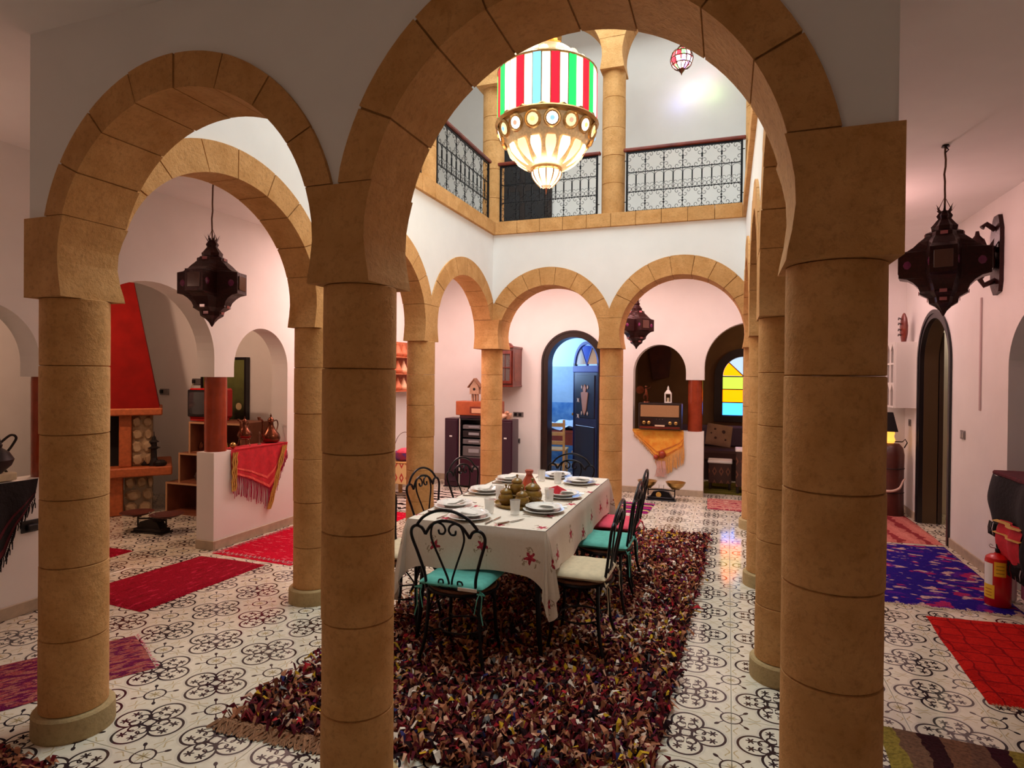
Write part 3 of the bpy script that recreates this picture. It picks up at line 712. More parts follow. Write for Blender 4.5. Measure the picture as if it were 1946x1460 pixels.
# right wall: arched dark door
d3 = sempty('door_3')
obj('door_frame', arch_trim(7.485, .472, .535, 1.78, 2.24, WR - .015, WR + .03, 0, 'x'), M['black'], d3, 30)
obj('jamb_lining', arch_trim(7.485, .468, .486, 1.78, 2.235, WR + .03, WR + .165, 0, 'x'), simple('umber_lining', (0.075, 0.045, 0.02), 0.5), d3, 30)
obj('frame_bead', arch_trim(7.485, .505, .545, 1.78, 2.29, WR - .024, WR - .012, 0, 'x'), M['black'], d3, 30)
l3 = sempty('door_4', (WR + .175, 7.95, 0)); l3.rotation_euler = (0, 0, radians(86))
obj('leaf', MB().box(0, .80, -.04, 0, .01, 2.12), simple('brown_black_door_paint', (0.035, 0.020, 0.012), 0.45), l3)
obj('leaf_panel', MB().bbox(.12, .68, -.052, -.04, 1.0, 1.9, .006), M['black'], l3); obj('leaf_panel', MB().bbox(.12, .68, -.052, -.04, .15, .85, .006), M['black'], l3)
struct(obj('wall_bath_back', MB().box(2.2, 4.2, 9.3, 9.4, .0, 2.0), M['mosaic'])); struct(obj('wall_bath_side', MB().box(3.45, 3.55, 6.4, 9.4, 0, 2.0), M['mosaic']))
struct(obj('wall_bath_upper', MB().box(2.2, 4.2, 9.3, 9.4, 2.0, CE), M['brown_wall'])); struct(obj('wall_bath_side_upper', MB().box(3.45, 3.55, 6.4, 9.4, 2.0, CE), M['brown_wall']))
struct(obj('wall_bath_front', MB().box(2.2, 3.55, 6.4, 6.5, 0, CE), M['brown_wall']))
obj('soap_shelf', MB().bbox(2.9, 3.45, 9.15, 9.3, .70, .73, .004), M['white_paint'], bpy.data.objects['wall_bath_back'])
# lining behind the right-hand niche
nb = MB().box(WR + .15, WR + .9, 4.4, 4.5, 0, CE).box(WR + .15, WR + .9, 5.8, 5.9, 0, CE).box(WR + .85, WR + .9, 4.5, 5.8, 0, CE)
struct(obj('wall_niche_back', nb, simple('blue_grey_plaster', (0.46, 0.52, 0.60), 0.8)))
# fireplace salon on the left
struct(obj('wall_fireside_back', MB().box(-8.2, WL - .2, 6.1, 6.3, 0, CE), M['plaster']))
struct(obj('wall_fireside_left', MB().box(-8.2, -8.0, -1.2, 6.1, 0, CE), M['plaster']))
struct(obj('wall_fireside_front', MB().box(-8.0, WL - .2, -1.2, -1.0, 0, CE), M['plaster']))
# conduit strip on the right wall
obj('cable_conduit', MB().bbox(WR - .012, WR, 6.225, 6.25, 1.34, 2.30, .002), simple('pink_conduit', (0.55, 0.42, 0.42), 0.5), bpy.data.objects['wall_right'])
# ------------------------------------------------------------------ rugs
def bil(q, u, v):
    a = Vector(q[0]).lerp(Vector(q[1]), u); b = Vector(q[3]).lerp(Vector(q[2]), u); return a.lerp(b, v)
def rug(name, label, quad, mat, th=.010, fr=None, nu=26, nv=26, wob=.012, rz=0, fl=.05, z0=.001, border=None):
    """quad: four floor corners in order, worn slightly wavy; fringe on the listed sides (0: q0-q1, 2: q2-q3, 1, 3)"""
    c = sum((Vector(q) for q in quad), Vector((0, 0))) / 4
    t = thing(name, label, 'rug', (c.x, c.y, 0))
    e = (Vector(quad[1]) - Vector(quad[0])); ang = atan2(e.y, e.x); R = Matrix.Rotation(-ang, 2)
    t.rotation_euler = (0, 0, ang)
    Q = [R @ (Vector(q) - c) for q in quad]
    V = []; F = []
    for j in range(nv + 1):
        for i in range(nu + 1):
            u, v = i / nu, j / nv; p = bil(Q, u, v)
            k = noise.noise(Vector((p.x * 3, p.y * 3, c.x)))
            k2 = noise.noise(Vector((p.x * 3 + 9, p.y * 3, c.y)))
            edge = 1 if i in (0, nu) or j in (0, nv) else .3
            V.append((p.x + k * wob * edge, p.y + k2 * wob * edge, z0 + (0 if edge == 1 else th) + abs(k) * .003))
    for j in range(nv):
        for i in range(nu): a = j * (nu + 1) + i; F.append((a, a + 1, a + nu + 2, a + nu + 1))
    obj('woven_field', MB().add(V, F), mat, t, 60)
    if border:
        mb = MB(); s = border[1]
        for (a, b) in border[0]:
            A, B = Q[a], Q[b]; n = max(4, int((B - A).length / .05)); cc = Vector((0, 0))
            dirn = (B - A).normalized(); nn = Vector((-dirn.y, dirn.x)); nn = nn if nn.dot(cc - A) > 0 else -nn
            for k in range(n):
                p = A.lerp(B, k / n) + nn * .02; q = A.lerp(B, (k + .5) / n) + nn * .075; r_ = A.lerp(B, (k + 1) / n) + nn * .02
                mb.tube([(p.x, p.y, z0 + th + .002), (q.x, q.y, z0 + th + .002), (r_.x, r_.y, z0 + th + .002)], .004, 3)
        obj('border_zigzag', mb, border[2], t)
    if fr:
        sides, fm = fr; mb = MB()
        for s in sides:
            A, B = Q[s], Q[(s + 1) % 4]; n = int((B - A).length / .016); d_ = (B - A).normalized(); out = Vector((d_.y, -d_.x))
            out = out if out.dot(A) > 0 else -out
            for k in range(n):
                p = A.lerp(B, (k + random.random()) / n); l = fl * random.uniform(.6, 1.3); sw = random.uniform(-.02, .02)
                e1 = p + out * l * .5 + d_ * sw * .5; e2 = p + out * l + d_ * sw
                w2 = d_ * .0035
                mb.add([(p.x - w2.x, p.y - w2.y, z0 + .006), (p.x + w2.x, p.y + w2.y, z0 + .006), (e1.x + w2.x, e1.y + w2.y, z0 + .009), (e1.x - w2.x, e1.y - w2.y, z0 + .009), (e2.x, e2.y, z0 + .002)],
                       [(0, 1, 2, 3), (3, 2, 4)])
        o = obj('fringe', mb, fm, t); o['kind'] = 'stuff'
    return t
rug('carpet_runner', 'dark crimson pile rug lying across the left corridor floor', [(-3.68, 3.03), (-3.62, 4.15), (-4.30, 4.15), (-4.42, 3.10)], M['rug_red'], .016)
rug('flatweave_carpet', 'bright scarlet carpet with zigzag border along the half wall under the red shawl', [(-3.42, 4.20), (-3.38, 6.3), (-4.28, 6.3), (-4.30, 4.24)], M['rug_bright'], .008, border=([(2, 3), (0, 3)], 1, simple('white_zigzag_thread', (0.70, 0.30, 0.32), 0.9)))
rug('prayer_rug', 'plum and rose wool rug behind the front left column', [(-3.30, 1.75), (-2.90, 2.49), (-3.37, 2.75), (-3.80, 2.05)], M['rug_purple'], .010, fr=([1], M['magenta']), fl=.02)
rug('small_mat', 'small dark magenta mat near the fireplace scale', [(-5.6, 3.75), (-5.0, 3.80), (-5.0, 4.04), (-5.6, 4.02)], M['rug_red'], .010)
rug('flower_rug', 'indigo blue rug with pink flower medallions under the fire extinguisher', [(1.02, 5.03), (1.94, 5.06), (1.97, 6.88), (1.15, 6.80)], M['rug_blue'], .014, fr=([0], M['fringe']), fl=.07)
rug('zigzag_rug', 'rose pink rug with dark zigzags in front of the far dark door', [(1.15, 6.86), (1.99, 6.95), (1.97, 8.45), (1.20, 8.40)], M['rug_pink'], .012)
rug('lattice_rug', 'scarlet wool rug with dark lattice in the right foreground', [(1.235, 3.63), (1.95, 3.66), (1.97, 4.90), (1.275, 4.83)], M['rug_red2'], .014, fr=([0], M['fringe_brown']), fl=.04)
rug('striped_rug', 'dark brown rug with olive wavy stripes in the lower right corner', [(.62, 2.25), (1.95, 2.20), (1.98, 3.16), (.66, 3.23)], M['rug_dark'], .016)
rug('hall_mat', 'pale rose striped mat before the arch to the stained glass window', [(-.22, 7.82), (.60, 7.80), (.62, 8.50), (-.24, 8.50)], M['rug_hall'], .010)
rug('band_mat', 'violet and yellow banded mat on the floor in front of the kitchen scale', [(-1.45, 7.25), (-.87, 7.28), (-.84, 7.86), (-1.50, 7.86)], M['rug_mid'], .010)
rug('zebra_rug', 'black and white striped rug by the painted stool', [(-4.25, 6.45), (-3.15, 6.35), (-3.0, 7.70), (-4.30, 7.8)], M['rug_zebra'], .010)
rug('green_mat', 'dark olive mat inside the salon with the stained glass window', [(-.32, 8.88), (.7, 8.88), (.7, 9.9), (-.32, 9.9)], M['rug_salon'], .010)

# the big rag rug: every strip of cloth a bent flake
rq = [(-2.16, 2.22), (-.27, 2.30), (-.15, 6.42), (-2.02, 6.42)]
rr = thing('rag_rug', 'huge shaggy maroon rag rug made of cloth scraps under the dining table', 'rug', (-1.2, 4.3, 0))
mb = MB(); V = []; nu, nv = 16, 34
for j in range(nv + 1):
    for i in range(nu + 1):
        p = bil([Vector(q) for q in rq], i / nu, j / nv); V.append((p.x + 1.2 + random.uniform(-.012, .012), p.y - 4.3 + random.uniform(-.012, .012), .004 + (.012 if 0 < i < nu and 0 < j < nv else 0)))
F = [(j * (nu + 1) + i, j * (nu + 1) + i + 1, (j + 1) * (nu + 1) + i + 1, (j + 1) * (nu + 1) + i) for j in range(nv) for i in range(nu)]
obj('backing', MB().add(V, F), simple('maroon_backing', (0.05, 0.006, 0.010), 0.95), rr)
PAL = [((0.085, 0.006, 0.012), 22), ((0.17, 0.014, 0.018), 17), ((0.018, 0.005, 0.007), 15), ((0.24, 0.08, 0.035), 14), ((0.44, 0.17, 0.085), 16), ((0.62, 0.34, 0.22), 10), ((0.80, 0.67, 0.55), 6),
       ((0.58, 0.34, 0.02), 4), ((0.03, 0.03, 0.12), 1), ((0.13, 0.008, 0.06), 3), ((0.18, 0.18, 0.18), 2), ((0.45, 0.02, 0.03), 2)]
rmats = [simple('rag_%d' % i, c, 0.85, spec=0.15) for i, (c, _) in enumerate(PAL)]
cum = []; s_ = 0
for _, wgt in PAL: s_ += wgt; cum.append(s_)
mb = MB(); rnd = random.Random(3)
rv = [Vector(q) for q in rq]
for k in range(21000):
    u, v = rnd.random(), rnd.random()
    p = bil(rv, u, v); p.x += 1.2; p.y -= 4.3
    n = noise.noise(Vector((p.x * 1.3, p.y * 1.3, 5))); 
    a = rnd.uniform(0, 2 * pi); L = rnd.uniform(.026, .068); W = rnd.uniform(.008, .022); h = rnd.uniform(.012, .048); z = .012
    ca, sa = cos(a), sin(a); t1 = rnd.uniform(.2, 1.2)
    def pt(l, w_, z_): return (p.x + ca * l - sa * w_, p.y + sa * l + ca * w_, z_)
    tw = rnd.uniform(-.010, .010)
    pts = [pt(0, -W * .5, z), pt(0, W * .5, z), pt(L * .5, -W * .6, z + h + tw), pt(L * .5, W * .6, z + h - tw), pt(L * 1.1, -W * .35, z + h * t1 - tw), pt(L * 1.1, W * .35, z + h * t1 + tw)]
    x = rnd.random() * s_
    if n > .22 and rnd.random() < .35: x = 81 + rnd.random() * 26
    mi = next(i for i, q in enumerate(cum) if x <= q or i == len(cum) - 1)
    mb.add(pts, [(0, 1, 3, 2), (2, 3, 5, 4)], mi)
me = bpy.data.meshes.new('cloth_strips'); me.from_pydata(mb.v, [], mb.f)
for q in rmats: me.materials.append(q)
me.polygons.foreach_set('material_index', mb.mi); me.update()
o = obj('cloth_strips', None, None, rr, me=me); o['kind'] = 'stuff'
mb = MB()
for k in range(260):
    u = k / 260 * .34; p = bil(rv, u, 0); p.x += 1.2; p.y -= 4.3
    for q in range(2):
        dx, dy = rnd.uniform(-.05, .05), -rnd.uniform(.01, .10)
        mb.tube([(p.x, p.y, .012), (p.x + dx * .2, p.y + dy * .5, rnd.uniform(.008, .03)), (p.x + dx, p.y + dy, .006)], .0038, 3)
o = obj('edge_tassels', mb, M['fringe_brown'], rr); o['kind'] = 'stuff'
# corner of another shaggy rug
t = thing('shaggy_rug', 'corner of a brown shaggy rug at the lower left edge of the picture', 'rug', (-3.0, 1.5, 0))
obj('backing', MB().box(-.55, .42, -.3, .21, .001, .012), rmats[0], t)
mb = MB()
for k in range(1300):
    px_, py_ = rnd.uniform(-.55, .44), rnd.uniform(-.3, .23)
    a = rnd.uniform(0, 2 * pi); L = rnd.uniform(.03, .06); W = rnd.uniform(.01, .02); h = rnd.uniform(.01, .03); ca, sa = cos(a), sin(a)
    def pt(l, w_, z_): return (px_ + ca * l - sa * w_, py_ + sa * l + ca * w_, z_)
    mb.add([pt(0, -W * .5, .01), pt(0, W * .5, .01), pt(L * .5, -W * .6, .01 + h), pt(L * .5, W * .6, .01 + h), pt(L, 0, .012)], [(0, 1, 3, 2), (2, 3, 4)], rnd.choice([0, 1, 2, 3, 4, 4, 3]))
me = bpy.data.meshes.new('cloth_strips'); me.from_pydata(mb.v, [], mb.f)
for q in rmats: me.materials.append(q)
me.polygons.foreach_set('material_index', mb.mi); me.update()
o = obj('cloth_strips', None, None, t, me=me); o['kind'] = 'stuff'

# ------------------------------------------------------------------ dining table
TZ = .752; tx0, tx1, ty0, ty1 = -1.765, -.925, 3.20, 5.05
tc = ((tx0 + tx1) / 2, (ty0 + ty1) / 2)
t = thing('dining_table', 'long black iron dining table hidden under the embroidered cloth', 'table', (tc[0], tc[1], 0))
hx_, hy_ = (tx1 - tx0) / 2 - .012, (ty1 - ty0) / 2 - .012
obj('tabletop', MB().bbox(-hx_, hx_, -hy_, hy_, TZ - .034, TZ - .006, .004), M['darkwood'], t)
for sx in (-1, 1):
    for sy in (-1, 1):
        x, y = sx * (hx_ - .05), sy * (hy_ - .06)
        obj('leg', MB().tube([(x, y, TZ - .034), (x, y, .42), (x + sx * .012, y + sy * .01, .18), (x + sx * .03, y + sy * .02, .02)], [.017, .017, .015, .013], 8)
            .lathe([(.022, 0), (.024, .012), (.014, .03)], 10, (x + sx * .03, y + sy * .02, .003)).tube([(x, y, .60), (x - sx * .06, y, .66), (x - sx * .12, y, .715)], .009, 6), M['iron'], t, True)
obj('apron', MB().tube([(-hx_ + .05, -hy_ + .06, .70), (hx_ - .05, -hy_ + .06, .70), (hx_ - .05, hy_ - .06, .70), (-hx_ + .05, hy_ - .06, .70)], .012, 6, True), M['iron'], t)
# cloth: flat top, sides falling in soft folds, long points at the corners
per = []; r = random.Random(5)
W, H = tx1 - tx0, ty1 - ty0
def side_pts():
    out = []; ns = 34; nl = 72; ncn = 14
    corners = [(-W / 2, -H / 2), (W / 2, -H / 2), (W / 2, H / 2), (-W / 2, H / 2)]
    nrm = [(0, -1), (1, 0), (0, 1), (-1, 0)]
    for k in range(4):
        a, b = Vector(corners[k]), Vector(corners[(k + 1) % 4]); n = ns if k % 2 == 0 else nl
        for i in range(n + 1):
            f = i / n; p = a.lerp(b, f); d = min(f, 1 - f) * (b - a).length
            out.append((p, Vector(nrm[k]), d, k))
        a0 = atan2(nrm[k][1], nrm[k][0]); 
        for i in range(1, ncn):
            an = a0 + (pi / 2) * i / ncn; out.append((b, Vector((cos(an), sin(an))), -sin(pi * i / ncn), k))
    return out
sp = side_pts(); N = len(sp); rows = 12
V = []; UV = []; s_acc = 0; S_ = []
prev = None
for p, n, d, k in sp:
    if prev is not None: s_acc += (p - prev).length + (.02 if d < 0 else 0)
    prev = p; S_.append(s_acc)
for j in range(rows + 1):
    f = j / rows
    for i, (p, n, d, k) in enumerate(sp):
        s = S_[i]
        cor = max(0.0, 1 - max(d, 0) / .11)
        if d < 0: drop = .30 + .165 * (-d) ** 1.0 + .01
        else: drop = .252 + .06 * cor ** 2 + .010 * sin(s * 9) + (.022 * noise.noise(Vector((s * 2.2, 3, 0))))
        z = TZ + .004 - drop * f
        fold = sin(s * 17 + 2 * noise.noise(Vector((s * 1.5, 0, 0))) * 3) * .5 + noise.noise(Vector((s * 5, f * .8, 1))) * .9
        off = .006 + .010 * min(1, f * 6) + f * (.012 + .013 * fold)
        if d < 0:
            # gathered corner: two outward ridges with a valley between
            off += f * (.045 * abs(sin(pi * 2.0 * (-d))) + .02) * (1 if True else 0)
        V.append((p.x + n.x * off, p.y + n.y * off, z))
        UV.append((s, -f * drop + .0) if k % 2 else (s, -f * drop))
mb = MB(); F = []
for j in range(rows):
    for i in range(N):
        i2 = (i + 1) % N; F.append((j * N + i, j * N + i2, (j + 1) * N + i2, (j + 1) * N + i))
b0 = len(V); gx, gy = 12, 24
for j in range(gy + 1):
    for i in range(gx + 1):
        x, y = -W / 2 + W * i / gx, -H / 2 + H * j / gy; V.append((x, y, TZ + .004 + .0015 * noise.noise(Vector((x * 6, y * 6, 0))))); UV.append((x + 20.05, y + 20.1))
nF = len(F)
for j in range(gy):
    for i in range(gx): a = b0 + j * (gx + 1) + i; F.append((a, a + 1, a + gx + 2, a + gx + 1))
me = bpy.data.meshes.new('tablecloth'); me.from_pydata(V, [], F); uvl = me.uv_layers.new(name='uv')
for poly in me.polygons:
    for li in poly.loop_indices:
        uvl.data[li].uv = UV[me.loops[li].vertex_index]
me.materials.append(M['cloth']); me.polygons.foreach_set('use_smooth', [True] * len(me.polygons)); me.set_sharp_from_angle(angle=radians(55)); me.update()
o = obj('tablecloth', None, None, me=me, loc=(tc[0], tc[1], 0)); tag(o, 'ivory tablecloth embroidered with scattered red flowers, draped over the dining table', 'tablecloth')

# ------------------------------------------------------------------ wrought iron chairs
def spiral(c, r0, r1, a0, turns, n=14):
    return [(c[0] + (r0 + (r1 - r0) * i / n) * cos(a0 + turns * 2 * pi * i / n), c[1] + (r0 + (r1 - r0) * i / n) * sin(a0 + turns * 2 * pi * i / n)) for i in range(n + 1)]
def catmull(P, n=6):
    out = []; Q = [P[0]] + list(P) + [P[-1]]
    for i in range(1, len(Q) - 2):
        p0, p1, p2, p3 = (Vector(Q[i + k]) for k in (-1, 0, 1, 2))
        for k in range(n):
            t = k / n; out.append(.5 * ((2 * p1) + (p2 - p0) * t + (2 * p0 - 5 * p1 + 4 * p2 - p3) * t * t + (3 * p1 - p0 - 3 * p2 + p3) * t ** 3))
    out.append(Vector(P[-1])); return out
def bk(x, z):      # back plane: leans away with height
    return (x, -.165 - (z - .44) * .16, z)
def bkpath(P, n=6): return [bk(p[0], p[1]) for p in catmull([(a, b) for a, b in P], n)]
meshes = {}
def chair_meshes():
    it = M['iron']
    fr = MB()
    half = [(.145, .45), (.15, .53), (.182, .64), (.212, .73), (.208, .775), (.18, .795), (.148, .785), (.128, .752)]
    for s in (-1, 1): fr.tube(bkpath([(s * a, b) for a, b in half]), .0088, 7)
    fr.tube(bkpath([(-.18, .793), (-.135, .845), (-.07, .880), (0, .892), (.07, .880), (.135, .845), (.18, .793)]), .0085, 7)
    fr.tube(bkpath([(-.128, .752), (-.09, .805), (-.045, .828), (0, .834), (.045, .828), (.09, .805), (.128, .752)]), .0085, 7)
    meshes['back_frame'] = mesh('back_frame', fr, it, True)
    h = MB()
    for s in (-1, 1):
        P = [(s * .008, .46), (s * .012, .51), (s * .045, .60), (s * .085, .70), (s * .096, .75), (s * .085, .80), (s * .06, .822), (s * .025, .812), (s * .010, .785), (s * .022, .762), (s * .045, .763), (s * .050, .785)]
        h.tube(bkpath(P), .0062, 6)
        h.tube(bkpath([(s * .012, .462), (s * .05, .452), (s * .07, .475), (s * .066, .50), (s * .045, .503), (s * .042, .485)]), .005, 5)
    meshes['heart_scroll'] = mesh('heart_scroll', h, it, True)
    s_ = MB().lathe([(.02, .425), (.185, .425), (.192, .432), (.192, .442), (.185, .448), (.02, .446)], 28, sy=.95)
    meshes['seat'] = mesh('seat', s_, M['seatwood'], 30)
    rim = MB().tube([(.197 * cos(2 * pi * k / 28), .187 * sin(2 * pi * k / 28), .428) for k in range(28)], .009, 6, True)
    meshes['seat_rim'] = mesh('seat_rim', rim, it, True)
    for nm, x, y in (('leg_front', .135, .13), ('leg_rear', .150, -.130)):
        for s in (-1, 1):
            d = .035 if nm == 'leg_front' else .055
            L = MB().tube(catmull([(s * x, y, .43), (s * x * 1.02, y * 1.02, .30), (s * (x + d * .3), y + (d * .3 if y > 0 else -d * .3), .14), (s * (x + d), y + (d if y > 0 else -d), .004)], 4), [.0105] * 13, 7)
            meshes[nm + str(s)] = mesh('leg', L, it, True)
    st = MB().tube([(.135 * cos(2 * pi * k / 24), .125 * sin(2 * pi * k / 24), .20) for k in range(24)], .006, 5, True)
    for sx in (-1, 1):
        for sy in (-1, 1): st.tube([(sx * .145, sy * .135, .20), (sx * .095, sy * .09, .20)], .006, 5)
    meshes['ring_stretcher'] = mesh('ring_stretcher', st, it, True)
    br = MB()
    for a in range(4):
        x, y = (.138, 0) if a % 2 else (0, .128)
    for (A, B) in (((-.145, .13), (.145, .13)), ((-.15, -.13), (.15, -.13)), ((-.148, -.13), (-.14, .13)), ((.148, -.13), (.14, .13))):
        A, B = Vector(A), Vector(B)
        br.tube([(A.lerp(B, f).x, A.lerp(B, f).y, .31 + .105 * sin(pi * f)) for f in [i / 10 for i in range(11)]], .005, 5)
    meshes['leg_brace'] = mesh('leg_brace', br, it, True)
chair_meshes()
def cushion_mesh(mat, nm):
    n = 14; V = []; F = []
    hw, hd = .195, .185
    def top(u, v):
        e = min(1 - abs(u), 1 - abs(v)); base = min(1, (e / .22)) ** .5 if e > 0 else 0
        tuft = 0
        for (a, b) in ((-.45, -.45), (.45, -.45), (-.45, .45), (.45, .45), (0, 0)): tuft += .75 * math.exp(-((u - a) ** 2 + (v - b) ** 2) / .02)
        rib = .12 * cos(v * pi * 3.0)
        return base * (1 - .35 * min(1, tuft) + rib * .5)
    for sgn in (1, -1):
        for j in range(n + 1):
            for i in range(n + 1):
                u, v = -1 + 2 * i / n, -1 + 2 * j / n
                k = 1 - .05 * (abs(u) ** 4 * abs(v) ** 4)
                V.append((u * hw * k, v * hd * k, .474 + sgn * .021 * top(u, v) + (.004 if sgn > 0 else 0)))
    m1 = (n + 1) ** 2
    for q in (0, 1):
        for j in range(n):
            for i in range(n): a = q * m1 + j * (n + 1) + i; F.append((a, a + 1, a + n + 2, a + n + 1))
    ring = [i for i in range(n + 1)] + [j * (n + 1) + n for j in range(1, n + 1)] + [n * (n + 1) + i for i in range(n - 1, -1, -1)] + [j * (n + 1) for j in range(n - 1, 0, -1)]
    for k in range(len(ring)): a, b = ring[k], ring[(k + 1) % len(ring)]; F.append((a, b, b + m1, a + m1))
    return mesh(nm, MB().add(V, F), mat, 60)
def cushion_ties():
    out = []
    for s in (-1, 1):
        mb = MB(); out.append(mb)
        mb.tube([(s * .17, -.17, .462), (s * .19, -.19, .44), (s * .185, -.195, .36), (s * .20, -.20, .30)], .0032, 4)
        mb.tube([(s * .17, -.17, .462), (s * .165, -.20, .43), (s * .150, -.20, .35)], .0032, 4)
        mb.tube([(s * .17, -.17, .462), (s * .205, -.185, .45), (s * .16, -.19, .455)], .0045, 4)
    return out
cm = {k: cushion_mesh(M[k], 'pad') for k in ('turq', 'cream', 'coral')}
tie = {k: [mesh('tie_string', q, M[k]) for q in cushion_ties()] for k in cm}
def chair(x, y, rz, label):
    c = thing('iron_chair', label, 'chair', (x, y, 0), rz, 'wrought iron dining chairs')
    for k in ('back_frame', 'heart_scroll', 'seat', 'seat_rim', 'ring_stretcher', 'leg_brace'): obj(k, None, None, c, me=meshes[k])
    for k in ('leg_front-1', 'leg_front1', 'leg_rear-1', 'leg_rear1'): obj('leg', None, None, c, me=meshes[k])
    return c
def cushion(x, y, rz, kind, label, lb=False):
    c = thing('seat_cushion', label, 'cushion', (x, y, 0), rz, 'tied chair cushions')
    obj('pad', None, None, c, me=cm[kind])
    for q in tie[kind]: obj('tie_string', None, None, c, me=q)
    if lb: obj('care_label', MB().bbox(lb[0], lb[0] + .045, lb[1], lb[1] + .003, lb[2], lb[2] + .085, .001) if isinstance(lb, tuple) else MB().bbox(.05, .16, -.192, -.188, .462, .480, .001), M['white_label'], c)
R90 = pi / 2
chairs = [
 (-1.385, 3.15, .0, 'turq', 'black wrought iron chair at the near end of the table, back to the camera', 'turquoise tied cushion on the chair at the near end of the table', True),
 (-.80, 3.53, R90, 'cream', 'black wrought iron chair with the cream cushion at the right front of the table', 'cream tufted cushion with hanging label at the right front of the table', (-.235, .10, .36)),
 (-.785, 4.20, R90, 'turq', 'black wrought iron chair in the middle of the right side of the table', 'turquoise cushion in the middle of the right side of the table', None),
 (-.81, 4.74, R90, 'coral', 'black wrought iron chair with the pink cushion on the right side of the table', 'bright pink cushion on the right side of the table', None),
 (-1.93, 3.50, -R90, 'cream', 'black wrought iron chair nearest on the left side, half hidden by the front column', 'cream cushion on the left side peeping out beside the front column', None),
 (-1.96, 4.15, -R90 - .12, 'coral', 'black wrought iron chair in the middle of the left side of the table', 'pink cushion on the left side of the table beside the front column', None),
 (-1.93, 4.78, -R90 - .25, 'turq', 'black wrought iron chair farthest on the left, before the dark speaker', 'turquoise cushion on the farthest left chair', None),
 (-1.34, 5.24, pi, 'turq', 'black wrought iron chair at the far end of the table facing the camera', 'turquoise cushion on the chair at the far end of the table', None)]
for x, y, rz, ck, lb, lb2, ex in chairs:
    chair(x, y, rz, lb); cushion(x, y, rz, ck, lb2, ex)

# ------------------------------------------------------------------ table settings
tz = TZ + .006
plate_me = mesh('plate', MB().lathe([(.02, .003), (.07, .002), (.075, .0), (.085, .006), (.128, .017), (.130, .019), (.126, .020), (.085, .010), (.02, .007)], 40, caps=False).lathe([(.0001, .003), (.021, .003)], 40, caps=False).lathe([(.0001, .007), (.021, .007)], 40, caps=False), M['porcelain'], True)
bowl_me = mesh('bowl', MB().lathe([(.0001, .002), (.055, .002), (.060, .0), (.085, .016), (.113, .026), (.115, .028), (.112, .029), (.084, .021), (.06, .008), (.0001, .007)], 40, caps=False), M['porcelain'], True)
rimc = simple('blue_grey_rim_flowers', (0.22, 0.28, 0.32), 0.3)
dots = MB()
for k in range(10):
    a = 2 * pi * k / 10; dots.lathe([(.006, 0), (.004, .0012)], 5, (.102 * cos(a), .102 * sin(a), .0255))
dots_me = mesh('painted_sprig', dots, rimc)
def napkin_mesh(seed):
    r = random.Random(seed); mb = MB()
    for k in range(3):
        h = .002 + .003 * k; s = .060 - .006 * k
        V = []; n = 6
        for j in range(n + 1):
            for i in range(n + 1):
                u, v = i / n, j / n * (1 - .55 * i / n)
                V.append((-s + 2 * s * u, -s + 2 * s * v, h + .003 * k + .004 * sin(u * 3 + k) * (1 - v) + (.012 * (1 - u) * v)))
        mb.add(V, [(j * (n + 1) + i, j * (n + 1) + i + 1, (j + 1) * (n + 1) + i + 1, (j + 1) * (n + 1) + i) for j in range(n) for i in range(n)])
    return mesh('folded_napkin', mb, M['napkin'], 60)
nap = [napkin_mesh(i) for i in range(2)]
fork_me = mesh('fork', MB().tube([(0, -.09, .004), (0, .02, .004), (0, .05, .007)], [.004, .0026, .0026], 5).box(-.010, .010, .048, .062, .005, .007).box(-.010, -.0075, .06, .095, .006, .008).box(-.004, -.0015, .06, .095, .006, .008).box(.0015, .004, .06, .095, .006, .008).box(.0075, .010, .06, .095, .006, .008), M['steel'])
knife_me = mesh('knife', MB().tube([(0, -.10, .004), (0, -.01, .004)], [.005, .004], 6).prism([(-.002, -.01), (.008, .0), (.009, .07), (.0, .105), (-.003, .1)], .002, .0045, 'z'), M['steel'])
spots = [(-1.43, 3.33, 0, 'at the near end of the table'), (-1.07, 3.66, R90, 'nearest on the right side of the table'), (-1.07, 4.14, R90, 'in the middle of the right side of the table'), (-1.09, 4.72, R90, 'farthest on the right side of the table'),
         (-1.63, 3.56, -R90, 'nearest on the left side of the table'), (-1.63, 4.10, -R90, 'in the middle of the left side of the table'), (-1.62, 4.62, -R90, 'farthest on the left side of the table'), (-1.33, 4.93, pi, 'at the far end of the table')]
for i, (x, y, rz, lb) in enumerate(spots):
    o = obj('dinner_plate', None, None, me=plate_me, loc=(x, y, tz)); tag(o, 'white dinner plate ' + lb, 'plate', 'white dinner plates')
    b = thing('soup_plate', 'white soup plate with sprigs ' + lb, 'plate', (x, y, tz + .0105), 0, 'soup plates')
    obj('bowl', None, None, b, me=bowl_me); obj('painted_sprigs', None, None, b, me=dots_me)
    o = obj('folded_napkin', None, None, me=nap[i % 2], loc=(x + .01, y, tz + .027), rz=rz + .3 * (i % 3)); tag(o, 'white folded napkin ' + lb, 'napkin', 'white napkins')
    for nm, me_, off in (('fork', fork_me, -.155), ('knife', knife_me, .155)):
        v = Matrix.Rotation(rz, 2) @ Vector((off, -.01))
        o = obj(nm, None, None, me=me_, loc=(x + v.x, y + v.y, tz), rz=rz + .1 * (i % 3 - 1)); tag(o, 'steel %s %s' % (nm, lb), nm, 'steel cutlery')
glass_me = mesh('drinking_glass', MB().lathe([(.0001, .001), (.024, .001), (.027, .004), (.032, .085), (.0335, .088), (.031, .088), (.025, .010), (.0001, .009)], 24, caps=False), M['glass'], 50)
